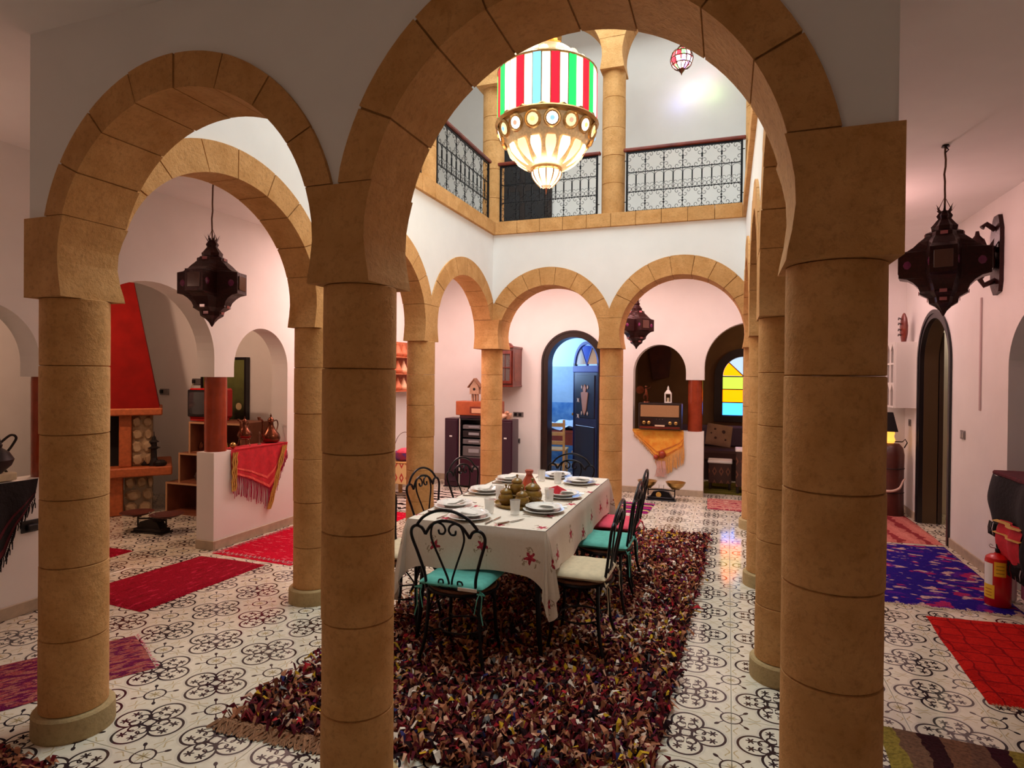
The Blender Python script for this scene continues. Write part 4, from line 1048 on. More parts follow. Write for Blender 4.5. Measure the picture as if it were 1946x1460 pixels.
for x, y, lb in ((-1.37, 3.50, 'nearest the front plates'), (-1.21, 3.52, 'in front of the pots on their right'), (-1.12, 3.96, 'right of the pots, by the red napkin'), (-1.40, 4.72, 'left one of the far pair before the far plate'), (-1.25, 4.66, 'right one of the far pair before the far plate'), (-1.47, 4.4, 'behind the red tagine'), (-1.47, 3.95, 'left of the pots')):
    o = obj('drinking_glass', None, None, me=glass_me, loc=(x, y, tz)); tag(o, 'clear straight drinking glass ' + lb, 'glass', 'drinking glasses')
# pots on a round tray
tr = thing('serving_tray', 'round olive brown tray carrying lidded pots', 'tray', (-1.27, 3.78, tz))
obj('tray_dish', MB().lathe([(.001, 0), (.15, 0), (.158, .006), (.163, .022), (.157, .022), (.150, .010), (.001, .008)], 40, caps=False), M['olive_glaze'], tr, 40)
potp = [(.001, 0), (.030, 0), (.034, .004), (.048, .022), (.052, .040), (.045, .058), (.034, .068), (.036, .072)]
lidp = [(.040, .070), (.041, .075), (.034, .086), (.018, .095), (.006, .100), (.004, .106), (.009, .113), (.008, .120), (.001, .124)]
pm = mesh('pot_body', MB().lathe(potp, 24), M['olive_glaze'], 50); lm = mesh('pot_lid', MB().lathe(lidp, 24), M['olive_glaze'], 50)
hm = mesh('pot_handle', MB().tube([(.045, 0, .055), (.068, 0, .055), (.072, 0, .035), (.048, 0, .025)], .005, 6), M['olive_glaze'], True)
for k, (dx, dy, sc, z_, lb) in enumerate([(-.075, -.05, 1.0, 0, 'at the left front of the tray'), (.045, -.085, .95, 0, 'at the right front of the tray'), (-.05, .065, 1.0, 0, 'at the back left of the tray'), (.075, .045, 1.25, 0, 'largest, at the right of the tray'), (-.015, -.005, .92, .07, 'in the middle, raised above the others')]):
    p = thing('lidded_pot', 'small olive brown lidded pot ' + lb, 'pot', (-1.27 + dx, 3.78 + dy, tz + .010 + z_), k, 'lidded pots on the tray'); p.scale = (sc, sc, sc * 1.08)
    obj('pot_body', None, None, p, me=pm); obj('pot_lid', None, None, p, me=lm); obj('pot_handle', None, None, p, me=hm)
obj('pot_stand', MB().lathe([(.05, .010), (.035, .02), (.03, .065), (.042, .079)], 20, (-.015, -.005, 0)), M['olive_glaze'], tr, 40)
tg = thing('tagine', 'small red clay tagine with a tall conical lid behind the pots', 'pot', (-1.345, 4.22, tz))
obj('dish', MB().lathe([(.001, 0), (.065, 0), (.075, .006), (.088, .028), (.082, .028), (.07, .012), (.001, .010)], 32, caps=False), M['clay_red'], tg, 40)
obj('cone_lid', MB().lathe([(.080, .024), (.078, .034), (.055, .070), (.030, .115), (.022, .130), (.022, .136), (.030, .150), (.031, .162), (.024, .166), (.001, .166)], 32), M['clay_red'], tg, 50)
o = obj('red_napkin', MB().add([(0, 0, 0), (.11, .01, .004), (.02, .09, .004), (.05, .04, .075), (.13, .07, .03), (-.02, .05, .05)], [(0, 1, 3), (1, 4, 3), (4, 2, 3), (2, 5, 3), (5, 0, 3), (0, 2, 4, 1)]), M['crimson'], loc=(-1.17, 4.13, tz)); tag(o, 'crimson folded napkin right of the tagine', 'napkin')
o = obj('serving_knife', MB().tube([(0, -.10, .005), (0, -.01, .005)], [.007, .005], 6).prism([(-.002, -.01), (.011, .0), (.012, .07), (.0, .115), (-.003, .1)], .002, .005, 'z'), M['steel'], loc=(-1.17, 3.32, tz), rz=-.5); tag(o, 'steel knife lying alone near the front right table corner', 'knife')
# ------------------------------------------------------------------ pierced star lanterns
def star_body(S_=1.0):
    # (z, reach of the arms, half width of the arm, radius of the diagonal corner)
    P = [(.315, .022, .010, .020), (.285, .040, .016, .034), (.268, .032, .013, .028), (.235, .055, .022, .048), (.222, .066, .026, .058), (.20, .062, .026, .055), (.185, .092, .038, .082), (.165, .092, .040, .085),
         (.135, .125, .050, .105), (.108, .15, .056, .11), (.088, .18, .060, .115), (.078, .222, .064, .118), (-.070, .222, .064, .118),
         (-.080, .18, .060, .115), (-.10, .15, .056, .11), (-.128, .125, .048, .10), (-.155, .115, .042, .092), (-.168, .118, .042, .092), (-.195, .075, .032, .066), (-.225, .070, .028, .060), (-.245, .040, .018, .036), (-.27, .018, .008, .015), (-.30, .004, .002, .003)]
    V = []; F = []
    for z, a, w_, d in P:
        for q in range(4):
            an = q * pi / 2; c, s = cos(an), sin(an)
            for (u, v) in ((a, -w_), (a, w_)): V.append((u * c - v * s, u * s + v * c, z))
            c2, s2 = cos(an + pi / 4), sin(an + pi / 4); V.append((d * c2, d * s2, z))
    n = 12
    for i in range(len(P) - 1):
        for k in range(n): F.append((i * n + k, i * n + (k + 1) % n, (i + 1) * n + (k + 1) % n, (i + 1) * n + k))
    F += [tuple(range(n)), tuple(range((len(P) - 1) * n, len(P) * n))]
    return MB().add(V, F)
lan_me = mesh('lantern_body', star_body(), M['rust'])
cr = MB()
for k in range(8):
    a = 2 * pi * k / 8; c, s = cos(a), sin(a); c1, s1 = cos(a - .3), sin(a - .3); c2, s2 = cos(a + .3), sin(a + .3)
    cr.add([(.030 * c1, .030 * s1, .305), (.030 * c2, .030 * s2, .305), (.058 * c, .058 * s, .352), (.028 * c1, .028 * s1, .305), (.028 * c2, .028 * s2, .305)], [(0, 1, 2), (4, 3, 2), (0, 2, 3), (1, 4, 2)])
crown_me = mesh('lantern_crown', cr, M['rust'])
pin_g = [simple('violet_lantern_glass', (0.16, 0.02, 0.08), 0.12), simple('amber_lantern_glass', (0.10, 0.04, 0.03), 0.15), simple('rose_lantern_glass', (0.45, 0.14, 0.16), 0.12)]
st_me = [[], [], []]
for s_ in (-1, 1):
    e = MB().lathe([(.030, 0), (.026, .006), (.006, .010)], 8); e.tf(Matrix.Translation((.172, s_ * .0645, .003)) @ Matrix.Rotation(-s_ * pi / 2, 4, 'X'))
    st_me[0].append(mesh('arm_glass', e, pin_g[0]))
st_me[1].append(mesh('end_panel', MB().bbox(.222, .227, -.045, .045, -.045, .055, .002), pin_g[1]))
for z, a in ((-.205, .076), (.175, .093), (-.162, .119)): st_me[2].append(mesh('small_pane', MB().bbox(a, a + .004, -.018, .018, z - .010, z + .010, .001), pin_g[2]))
def lantern(loc, ztop, rz, label, sc=1.0, cord=True):
    t = thing('star_lantern', label, 'lantern', loc, rz, 'dark metal star lanterns'); t.scale = (sc, sc, sc)
    obj('lantern_body', None, None, t, me=lan_me); obj('lantern_crown', None, None, t, me=crown_me)
    for nm, q in (('arm_glass', st_me[0]), ('end_panel', st_me[1]), ('small_pane', st_me[2])):
        for a in range(4):
            for me_ in q: obj(nm, None, None, t, me=me_, rz=a * pi / 2)
    h = (ztop - loc[2]) / sc; r = random.Random(int(loc[0] * 100))
    P = [(r.uniform(-.006, .006), r.uniform(-.006, .006), .36 + (h - .36) * k / 8) for k in range(1, 8)]
    obj('hanging_cord', MB().tube([(0, 0, .30)] + P + [(0, 0, h)], .0055, 6).tube([(0, 0, .30), (.035, 0, .315), (0, 0, .40), (-.035, 0, .315), (0, 0, .30)], .003, 4), M['rope'], t)
    obj('ceiling_hook', MB().lathe([(.022, h - .012), (.018, h - .001)], 10).tube([(0, 0, h - .01), (.015, 0, h - .03), (0, 0, h - .045)], .004, 5), M['iron'], t)
    return t
lantern((-3.555, 3.5, 2.245), CE, YAW - .08, 'dark star shaped metal lantern hanging by a cord in the left corridor', 1.02)
lantern((1.262, 4.5, 2.315), CE, YAW - .62, 'dark star shaped metal lantern hanging in the right corridor beside the thick column', 1.06)
lantern((-1.10, 7.88, 2.25), CE, YAW + .35, 'dark star shaped metal lantern behind the back arch above the radio niche', 0.98)

# half-star wall lamp
t = thing('wall_lantern', 'dark pierced metal wall lamp on the right wall behind the hanging lantern', 'lamp', (WR, 5.90, 2.58))
obj('back_plate', MB().prism([(-.07, -.28), (.03, -.30), (.09, -.22), (.10, .18), (.06, .30), (.03, .33), (-.05, .33), (-.09, .22), (-.09, -.2)], -.03, 0, 'x'), M['rust'], t)
obj('arm', MB().tube([(-.02, 0, -.18), (-.10, 0, -.22), (-.13, 0, -.17), (-.10, 0, -.12)], .022, 8).tube([(-.03, 0, .22), (-.09, 0, .27), (-.12, 0, .24)], .020, 8), M['rust'], t, True)
obj('lamp_cup', MB().lathe([(.03, -.13), (.10, -.09), (.125, -.06), (.115, .05), (.13, .09), (.12, .10), (.07, .10), (.05, .16), (.018, .20), (.012, .235)], 12, (-.15, 0, -.02)), M['rust'], t, 30)
cb = MB()
for k in range(12):
    a = 2 * pi * k / 12; c, s = cos(a), sin(a); c1, s1 = cos(a - .2), sin(a - .2); c2, s2 = cos(a + .2), sin(a + .2)
    cb.add([(-.15 + .12 * c1, .12 * s1, .07), (-.15 + .12 * c2, .12 * s2, .07), (-.15 + .145 * c, .145 * s, .13)], [(0, 1, 2)])
obj('crown_points', cb, M['rust'], t)

# ------------------------------------------------------------------ the chandelier
ch = thing('chandelier', 'huge glowing chandelier of red, green, blue and white glass strips over the atrium', 'chandelier', (-1.305, 4.45, 3.0))
dz = -3.0
gold = simple('gilt_brass', (0.62, 0.36, 0.13), 0.3, 0.85, c2=(0.45, 0.24, 0.08), scale=20)
gw = simple('pierced_gilt_skin', (0.58, 0.38, 0.18), 0.35, 0.6, var=0.4, scale=60)
gb = gw.node_tree.nodes['Principled BSDF']; gb.inputs['Emission Color'].default_value = (1.0, 0.66, 0.34, 1); gb.inputs['Emission Strength'].default_value = 0.22
white_g = emit('glow_white_glass', (1.0, 0.92, 0.80), 2.6, (.9, .9, .85)); red_g = emit('glow_red_glass', (0.95, 0.008, 0.03), 1.4, (.5, 0, .01)); green_g = emit('glow_green_glass', (0.01, 0.62, 0.12), 1.2)
blue_g = emit('glow_blue_glass', (0.20, 0.55, 0.85), 1.3); warm_g = emit('glow_warm_glass', (1.0, 0.70, 0.38), 1.25); petal_g = emit('glow_petal_glass', (1.0, 0.84, 0.58), 1.7)
R = .362; zb_, zt_ = 3.478, 3.855
obj('barrel_core', MB().lathe([(R - .03, zb_), (R - .03, zt_)], 32, (0, 0, dz)), emit('glow_core', (1.0, 0.85, 0.66), 0.8), ch)
npane = 36; strips = []
seq = ['w', 'r', 'w', 'b', 'w', 'r', 'w', 'g', 'w', 'r', 'g', 'w']
phs = -YAW
for k in range(npane):
    a0 = 2 * pi * k / npane; a1 = 2 * pi * (k + 1) / npane; g = .012
    col = seq[k % 12]
    cxs = 1.006 if col != 'w' else 1.0
    V = []
    for rr in (R - .012, R + (.006 if col == 'w' else .012)):
        for a in (a0 + g, a1 - g):
            for z in (zb_ + .004, zt_ - .004): V.append((rr * cos(a), rr * sin(a), z + dz))
    mb = MB().add(V, [(0, 1, 3, 2), (4, 6, 7, 5), (0, 4, 5, 1), (2, 3, 7, 6), (0, 2, 6, 4), (1, 5, 7, 3)])
    nm = {'w': ('white_glass_strip', white_g), 'r': ('red_glass_strip', red_g), 'g': ('green_glass_strip', green_g), 'b': ('blue_glass_strip', blue_g)}[col]
    obj(nm[0], mb, nm[1], ch)
rb_ = MB()
for k in range(npane):
    a = 2 * pi * k / npane; rb_.tube([(R * cos(a), R * sin(a), zb_ + dz), (R * cos(a), R * sin(a), zt_ + dz)], .006, 5)
obj('barrel_ribs', rb_, gold, ch)
obj('upper_ring', MB().lathe([(R - .04, zt_ - .01), (R + .012, zt_ - .006), (R + .016, zt_ + .006), (R, zt_ + .02), (R - .05, zt_ + .03)], 32, (0, 0, dz)), gold, ch, 30)
obj('lower_ring', MB().lathe([(R - .04, zb_ + .02), (R + .02, zb_ + .012), (R + .028, zb_), (R + .01, zb_ - .016), (R - .03, zb_ - .02)], 32, (0, 0, dz)), gold, ch, 30)
obj('dome', MB().lathe([(R - .07, zt_ + .02), (R - .08, zt_ + .07), (R - .11, zt_ + .10), (R - .17, zt_ + .16), (.13, zt_ + .19), (.10, zt_ + .21)], 32, (0, 0, dz)), gw, ch, 30)
for k in range(16):
    a = 2 * pi * (k + .5) / 16; e = MB().lathe([(.036, 0), (.030, .008), (.004, .012)], 10)
    e.tf(Matrix.Translation(((R - .065) * cos(a), (R - .065) * sin(a), zt_ + .055 + dz)) @ Matrix.Rotation(a, 4, 'Z') @ Matrix.Rotation(pi / 2 - .2, 4, 'Y') @ Matrix.Diagonal((1.0, 1.0, 1, 1)))
    obj('dome_glass', e, warm_g, ch, True)
V = []; nf = 48; prof = [(.095, 4.10), (.10, 4.16), (.085, 4.22), (.11, 4.30), (.16, 4.38), (.13, 4.46), (.05, 4.56)]
fl = MB()
Vf = []
for r_, z in prof:
    for k in range(nf): rr = r_ * (1 + .10 * cos(12 * 2 * pi * k / nf)); a = 2 * pi * k / nf; Vf.append((rr * cos(a), rr * sin(a), z + dz))
Ff = [(i * nf + k, i * nf + (k + 1) % nf, (i + 1) * nf + (k + 1) % nf, (i + 1) * nf + k) for i in range(len(prof) - 1) for k in range(nf)]
obj('fluted_neck', fl.add(Vf, Ff), gold, ch, True)
obj('chain', MB().tube([(0, 0, 4.5 + dz), (0, 0, 6.55 + dz)], .012, 6), gold, ch)
# bowl with jewelled medallions, petals, bud
obj('bowl', MB().lathe([(R - .02, zb_ - .01), (R - .01, zb_ - .05), (R - .06, zb_ - .13), (.275, zb_ - .185), (.26, zb_ - .20)], 32, (0, 0, dz)), gw, ch, 40)
jc = [warm_g, emit('jewel_yellow', (0.9, 0.7, 0.2), 1.3), emit('jewel_blue', (0.25, 0.5, 0.9), 1.3), emit('jewel_red', (0.9, 0.3, 0.2), 1.3)]
for k in range(16):
    a = 2 * pi * k / 16
    T = Matrix.Translation(((R - .012) * cos(a), (R - .012) * sin(a), zb_ - .078 + dz)) @ Matrix.Rotation(a, 4, 'Z') @ Matrix.Rotation(pi / 2 + .35, 4, 'Y')
    e = MB().lathe([(.060, -.012), (.065, .004), (.056, .012), (.050, .004)], 14).tf(T); rg = obj('medallion_ring', e, gold, ch, True)
    e = MB().lathe([(.050, .0), (.038, .006), (.004, .012)], 12).tf(T); obj('medallion_glass', e, white_g if k % 2 else warm_g, rg, True)
    e = MB().lathe([(.018, .011), (.012, .018), (.002, .022)], 8).tf(T); obj('jewel', e, jc[1 + k % 3], rg, True)
sc_ = MB()
for k in range(16):
    a0 = 2 * pi * (k - .5) / 16; sc_.tube([((R + .012) * cos(a0 + q * 2 * pi / 16 / 6), (R + .012) * sin(a0 + q * 2 * pi / 16 / 6), zb_ - .004 - .024 * sin(pi * q / 6) + .024 + dz) for q in range(7)], .009, 5)
obj('scallop_rim', sc_, gold, ch, True)
obj('petal_cone', MB().lathe([(.275, zb_ - .18), (.262, zb_ - .215), (.20, zb_ - .28), (.135, zb_ - .315), (.11, zb_ - .32)], 32, (0, 0, dz)), gw, ch, 40)
for k in range(16):
    a = 2 * pi * (k + .0) / 16; pts = []
    for f in [i / 6 for i in range(7)]:
        z = zb_ - .172 - .140 * f; rr = .012 + (.275 - .013 * (z - zb_ + .18) / -.035 if z > zb_ - .215 else (.262 + (z - zb_ + .215) * (.062 / .065) if z > zb_ - .28 else .20 + (z - zb_ + .28) * (.065 / .035))); wd = .046 * (sin(pi * min(1, f * .8 + .18)) ** .7) * (1 - .45 * f)
        pts.append((rr + .006, wd, z))
    V = []; 
    for rr, wd, z in pts:
        for s in (-1, 1): V.append((rr * cos(a) - s * wd * sin(a), rr * sin(a) + s * wd * cos(a), z + dz))
    n_ = len(V)
    V += [(x * .97, y * .97, z) for x, y, z in V]
    F = [(2 * i, 2 * i + 1, 2 * i + 3, 2 * i + 2) for i in range(6)] + [(n_ + 2 * i, n_ + 2 * i + 2, n_ + 2 * i + 3, n_ + 2 * i + 1) for i in range(6)]
    obj('petal_glass', MB().add(V, F), petal_g if k % 2 == 0 else warm_g, ch, True)
obj('collar', MB().lathe([(.10, zb_ - .31), (.118, zb_ - .32), (.118, zb_ - .335), (.10, zb_ - .345)], 24, (0, 0, dz)), gold, ch, 30)
for k in range(12):
    a = 2 * pi * k / 12; V = []
    for f in [i / 6 for i in range(7)]:
        rr = .104 * cos(f * 1.25) ** .8 + .004; z = zb_ - .345 - .105 * f; wd = .021 * (cos(f * 1.3) + .12)
        for s in (-1, 1): V.append((rr * cos(a) - s * wd * sin(a), rr * sin(a) + s * wd * cos(a), z + dz))
    obj('bud_glass', MB().add(V, [(2 * i, 2 * i + 1, 2 * i + 3, 2 * i + 2) for i in range(6)]), white_g, ch, True)
bd = MB()
for k in range(12):
    a = 2 * pi * (k + .5) / 12; bd.tube([((.108 * cos(f * 1.25) ** .8 + .004) * cos(a), (.108 * cos(f * 1.25) ** .8 + .004) * sin(a), zb_ - .345 - .105 * f + dz) for f in [i / 6 for i in range(7)]], .0055, 5)
obj('bud_ribs', bd, gold, ch, True)
obj('finial', MB().lathe([(.04, zb_ - .445), (.032, zb_ - .455), (.010, zb_ - .465), (.007, zb_ - .485), (.001, zb_ - .51)], 12, (0, 0, dz)), M['copper'], ch, 40)
point('chandelier_bulbs', (-1.305, 4.45, 2.92), 38, (1.0, 0.88, 0.70), .25)
point('chandelier_bulbs_upper', (-1.305, 4.45, 4.32), 20, (1.0, 0.90, 0.74), .2)

# small jewelled lantern on the gallery
sl = thing('small_lantern', 'small round coloured glass lantern glowing high on the gallery', 'lantern', (-.575, 7.8, 5.50), 0)
bm_ = MB()
for k in range(12):
    a = 2 * pi * k / 12; bm_.tube([(.135 * sin(f) * cos(a), .135 * sin(f) * sin(a), .135 * cos(f)) for f in [.25 + 2.7 * i / 9 for i in range(10)]], .006, 4)
for z in (-.07, 0, .07): bm_.tube([(sqrt(.135 ** 2 - z * z) * cos(2 * pi * k / 20), sqrt(.135 ** 2 - z * z) * sin(2 * pi * k / 20), z) for k in range(20)], .006, 4, True)
obj('cage', bm_, M['copper'], sl, True)
sg = [emit('lg_red', (1, .05, .08), 2.2), emit('lg_white', (1, .9, .85), 2.6), emit('lg_violet', (.6, .35, 1), 2.2), emit('lg_green', (.3, 1, .3), 2.0)]
rs = random.Random(4)
for k in range(12):
    for j in range(4):
        a0, a1 = 2 * pi * k / 12 + .06, 2 * pi * (k + 1) / 12 - .06; f0, f1 = .35 + .62 * j + .05, .35 + .62 * (j + 1) - .05
        V = [(.128 * sin(f) * cos(a), .128 * sin(f) * sin(a), .128 * cos(f)) for f, a in ((f0, a0), (f0, a1), (f1, a1), (f1, a0))]
        obj('coloured_pane', MB().add(V, [(0, 1, 2, 3)]), rs.choice([sg[1], sg[1], sg[0], sg[2], sg[1], sg[3]]), sl)
obj('cap', MB().lathe([(.05, .125), (.045, .15), (.02, .17), (.012, .20)], 12), M['copper'], sl, 30)
obj('drop', MB().lathe([(.045, -.125), (.03, -.15), (.012, -.17), (.001, -.20)], 12), M['copper'], sl, 30)
obj('hanging_cord', MB().tube([(0, 0, .2), (0, 0, 1.05)], .006, 5), M['rope'], sl)
point('lantern_wall_glow', (-.50, 8.36, 5.42), 1.6, (1.0, 0.92, 0.95), .05)  # extra light set at the wall to make the lantern's glow there
for q_, c_ in (((-.66, 8.42, 5.28), (0.2, 0.3, 1.0)), ((-.22, 8.42, 5.38), (0.4, 1.0, 0.2)), ((-.30, 8.42, 5.56), (1.0, 0.4, 0.6))): point('wall_colour_spot', q_, .55, c_, .03)  # added coloured lights at the wall imitate spots cast by the panes

# ------------------------------------------------------------------ gallery railings
def cscroll(cx, cz, s, a):
    """C scroll as a list of (x, z): arc with curled ends, opening towards direction a"""
    P = []
    for k in range(7): t = a + pi + (-1.15 + 2.3 * k / 6); P.append((cx + s * cos(t), cz + s * sin(t)))
    def curl(e, sg):
        q = []; t0 = a + pi + sg * 1.15; c = (cx + .52 * s * cos(t0) , cz + .52 * s * sin(t0))
        for k in range(1, 9): t = t0 + sg * k * .62; r = .48 * s * (1 - k * .085); q.append((c[0] + r * cos(t), c[1] + r * sin(t)))
        return q
    return list(reversed(curl(P[0], -1))) + P + curl(P[-1], 1)
RB = (3.452, 3.668, 3.885, 4.098)
def medal_mesh(L):
    mb = MB(); h = .108; w_ = L / 2
    for a in (pi / 4, 3 * pi / 4, 5 * pi / 4, 7 * pi / 4):
        cx, cz = w_ * .50 * cos(a) * 1.4142, h * .50 * sin(a) * 1.4142
        P = cscroll(0, 0, 1, a + pi)
        mb.tube([(cx + p[0] * w_ * .50, 0, cz + p[1] * h * .50) for p in P], .0030, 3)
    for a, b in ((1, 0), (-1, 0), (0, 1), (0, -1)): mb.box(a * w_ * .97 - .006, a * w_ * .97 + .006, -.004, .004, b * h * .97 - .008, b * h * .97 + .008)
    return mesh('scroll_medallion', mb, M['iron'])
def arch_mesh(L):
    mb = MB(); w_ = L / 2 - .004
    mb.tube([(-w_, 0, -.02), (-w_, 0, .06)] + [(-w_ * cos(pi * k / 8), 0, .06 + w_ * .85 * sin(pi * k / 8)) for k in range(1, 8)] + [(w_, 0, .06), (w_, 0, -.02)], .0028, 3)
    for s in (-1, 1):
        mb.tube([(s * w_ * (.55 + .42 * cos(t)), 0, -.035 + .016 * sin(t)) for t in [k * .7 - 1.5 for k in range(8)]], .0026, 3)
        mb.tube([(s * w_ * (.42 + .40 * cos(t)), 0, -.078 + .022 * sin(t)) for t in [k * .7 - .2 for k in range(8)]], .0026, 3)
    mb.tube([(w_ * cos(t), 0, -.078 + .028 * sin(t) - .0) for t in [pi + pi * k / 8 for k in range(9)]], .0026, 3)
    return mesh('scroll_arch', mb, M['iron'])
def railing(p0, p1, nsq, label, pads=(.03, .03)):
    v = Vector(p1) - Vector(p0); L = v.length; rz = atan2(v.y, v.x)
    t = thing('gallery_railing', label, 'railing', (p0[0], p0[1], 0), rz, 'wrought iron gallery railings')
    a, b = pads[0], L - pads[1]; cw = (b - a) / nsq
    obj('handrail', MB().bbox(-.01, L + .01, -.030, .030, 4.118, 4.158, .010), M['redwood'], t)
    fr = MB().box(a, b, -.007, .007, 4.098, 4.118).box(a, b, -.006, .006, RB[0] - .006, RB[0] + .006)
    for z in RB[1:3]: fr.box(a, b, -.005, .005, z - .004, z + .004)
    for z in (3.56, 4.02): fr.box(0, a, -.004, .004, z - .004, z + .004).box(b, L, -.004, .004, z - .004, z + .004)
    obj('frame', fr, M['iron'], t)
    for x in (a, b): obj('end_post', MB().bbox(x - .011, x + .011, -.011, .011, 3.432, 4.118, .002), M['iron'], t)
    mm = medal_mesh(cw); am = arch_mesh(cw / 2)
    for i in range(nsq):
        for z in ((RB[0] + RB[1]) / 2, (RB[2] + RB[3]) / 2): obj('scroll_medallion', None, None, t, me=mm, loc=(a + cw * (i + .5), 0, z))
        for k in (0, 1): obj('scroll_arch', None, None, t, me=am, loc=(a + cw * (i + .25 + .5 * k), 0, (RB[1] + RB[2]) / 2 + .0))
    bar = mesh('baluster', MB().box(-.0035, .0035, -.0035, .0035, RB[0], RB[3]).box(-.008, .008, -.006, .006, 3.52, 3.54).box(-.008, .008, -.006, .006, 4.0, 4.02).box(-.007, .007, -.006, .006, RB[1] + .085, RB[2] - .05), M['iron'])
    barm = mesh('baluster_short', MB().box(-.0035, .0035, -.0035, .0035, RB[1], RB[2]).box(-.007, .007, -.006, .006, RB[1] + .085, RB[2] - .05), M['iron'])
    for i in range(1, nsq): obj('baluster', None, None, t, me=bar, loc=(a + cw * i, 0, 0))
    for i in range(nsq): obj('baluster', None, None, t, me=barm, loc=(a + cw * (i + .5), 0, 0))
    return t
railing((-1.12, 6.93), (.145, 6.93), 6, 'black scrollwork railing with red wooden handrail between the middle and right gallery columns')
railing((-2.63, 6.93), (-1.40, 6.93), 6, 'black scrollwork railing behind the chandelier on the back gallery')
railing((-2.70, 5.38), (-2.70, 6.80), 6, 'black scrollwork railing along the left gallery seen at a slant')
railing((-2.70, 3.77), (-2.70, 5.10), 6, 'black scrollwork railing on the left gallery nearer the front, hidden by the arch')
# dark doors on the upper storey
t = sempty('door_5')
obj('leaf', MB().bbox(-3.30, -2.42, 8.53, 8.58, 3.42, 5.42, .006), M['darkwood'], t)
for x in (-3.20, -2.82): obj('leaf_panel', MB().bbox(x, x + .30, 8.515, 8.53, 3.6, 4.3, .006), M['black'], t); obj('leaf_panel', MB().bbox(x, x + .30, 8.515, 8.53, 4.4, 5.25, .006), M['black'], t)
t = sempty('door_6')
obj('leaf', arch_slab(7.1, 7.95, 3.42, 4.95, 5.3, 0, .05).tf(Matrix(((0, 1, 0, -4.36), (1, 0, 0, 0), (0, 0, 1, 0), (0, 0, 0, 1)))), M['darkwood'], t)
# ------------------------------------------------------------------ back wall
# hi-fi tower and speakers
for (x, lb) in ((-3.735, 'tall slim plum black loudspeaker left of the hi-fi rack'), (-2.905, 'tall slim plum black loudspeaker right of the hi-fi rack')):
    t = thing('floor_speaker', lb, 'speaker', (x, 8.12, 0), 0, 'tall speakers')
    obj('cabinet', MB().bbox(-.10, .10, -.11, .16, .012, .985, .006), M['plum'], t)
    obj('grille', MB().bbox(-.088, .088, -.122, -.11, .08, .96, .005), simple('dark_speaker_cloth', (0.03, 0.005, 0.016), 0.8), t)
    obj('badge', MB().bbox(-.018, .022, -.126, -.122, .72, .74, .001), M['white_label'], t)
    obj('foot_plate', MB().bbox(-.11, .11, -.13, .17, .001, .014, .003), M['black'], t)
t = thing('hifi_rack', 'black glass fronted hi-fi rack between the tall speakers', 'cabinet', (-3.36, 8.14, 0))
obj('carcass', MB().bbox(-.25, -.235, -.12, .2, .012, .985, .002).bbox(.235, .25, -.12, .2, .012, .985, .002).box(-.235, .235, -.10, .2, .965, .985).box(-.235, .235, -.10, .2, .43, .445).box(-.235, .235, .18, .2, .03, .97), M['black'], t)
dq = obj('door', MB().bbox(-.23, .23, -.12, -.105, .03, .425, .004), M['plum'], t)
obj('door_handle', MB().prism([(-.06, .32), (.06, .32), (.045, .285), (.02, .265), (-.02, .265), (-.045, .285)], -.126, -.12), M['metalgrey'], dq)
obj('shelf_edge', MB().box(-.235, .235, -.115, -.10, .43, .442), M['grey_silver'], t)
obj('side_trim', MB().box(-.252, -.236, -.128, -.12, .02, .985), simple('pale_edge', (0.55, 0.5, 0.46), 0.4), t)
for z0, z1, lb, m_ in ((.45, .60, 'grey cassette deck at the bottom of the rack', 'grey_silver'), (.62, .70, 'slim amplifier, second from the bottom of the rack', 'grey_silver'), (.715, .82, 'dark tuner in the middle of the rack', 'black'), (.835, .90, 'slim player at the top of the rack', 'grey_silver')):
    q = thing('hifi_unit', lb, 'stereo', (-3.36, 8.12, z0), 0, 'stacked hi-fi units')
    obj('case', MB().bbox(-.20, .20, -.09, .16, .003, z1 - z0 - .006, .003), M[m_], q)
    obj('display', MB().bbox(-.11, .05, -.094, -.09, (z1 - z0) * .35, (z1 - z0) * .7, .001), simple('grey_window', (0.30, 0.31, 0.33), 0.2), q)
    obj('dial_knob', MB().lathe([(.014, 0), (.012, .014)], 12).tf(Matrix.Translation((.14, -.09, (z1 - z0) * .5)) @ Matrix.Rotation(pi / 2, 4, 'X')), M['steel'], q)
t = thing('wooden_radio', 'long orange wooden box radio on top of the hi-fi rack', 'radio', (-3.36, 8.14, .987))
obj('case', MB().bbox(-.31, .34, -.12, .14, .045, .245, .008), M['orangewood'], t)
obj('stand', MB().bbox(-.26, .26, -.09, .11, .0, .045, .004), M['plum'], t)
obj('recess', MB().box(-.09, .10, -.126, -.12, .075, .17), simple('dark_recess', (0.18, 0.03, 0.015), 0.5), t)
obj('panel', MB().bbox(-.06, .08, -.132, -.126, .08, .145, .002), simple('peach_panel', (0.70, 0.38, 0.22), 0.5), t)
t = thing('birdhouse_figurine', 'little tan birdhouse shaped figurine on the wooden radio', 'figurine', (-3.42, 8.14, 1.233))
obj('legs', MB().box(-.05, -.03, -.02, .02, 0, .10).box(.03, .05, -.02, .02, 0, .10).box(-.01, .01, -.02, .02, 0, .10), simple('tan_carved_wood', (0.52, 0.30, 0.18), 0.6, var=.3), t)
obj('house', MB().prism([(-.07, .10), (.07, .10), (.07, .20), (0, .31), (-.07, .20)], -.04, .04), simple('tan_carved_wood', (0.55, 0.34, 0.22), 0.6, var=.3), t)
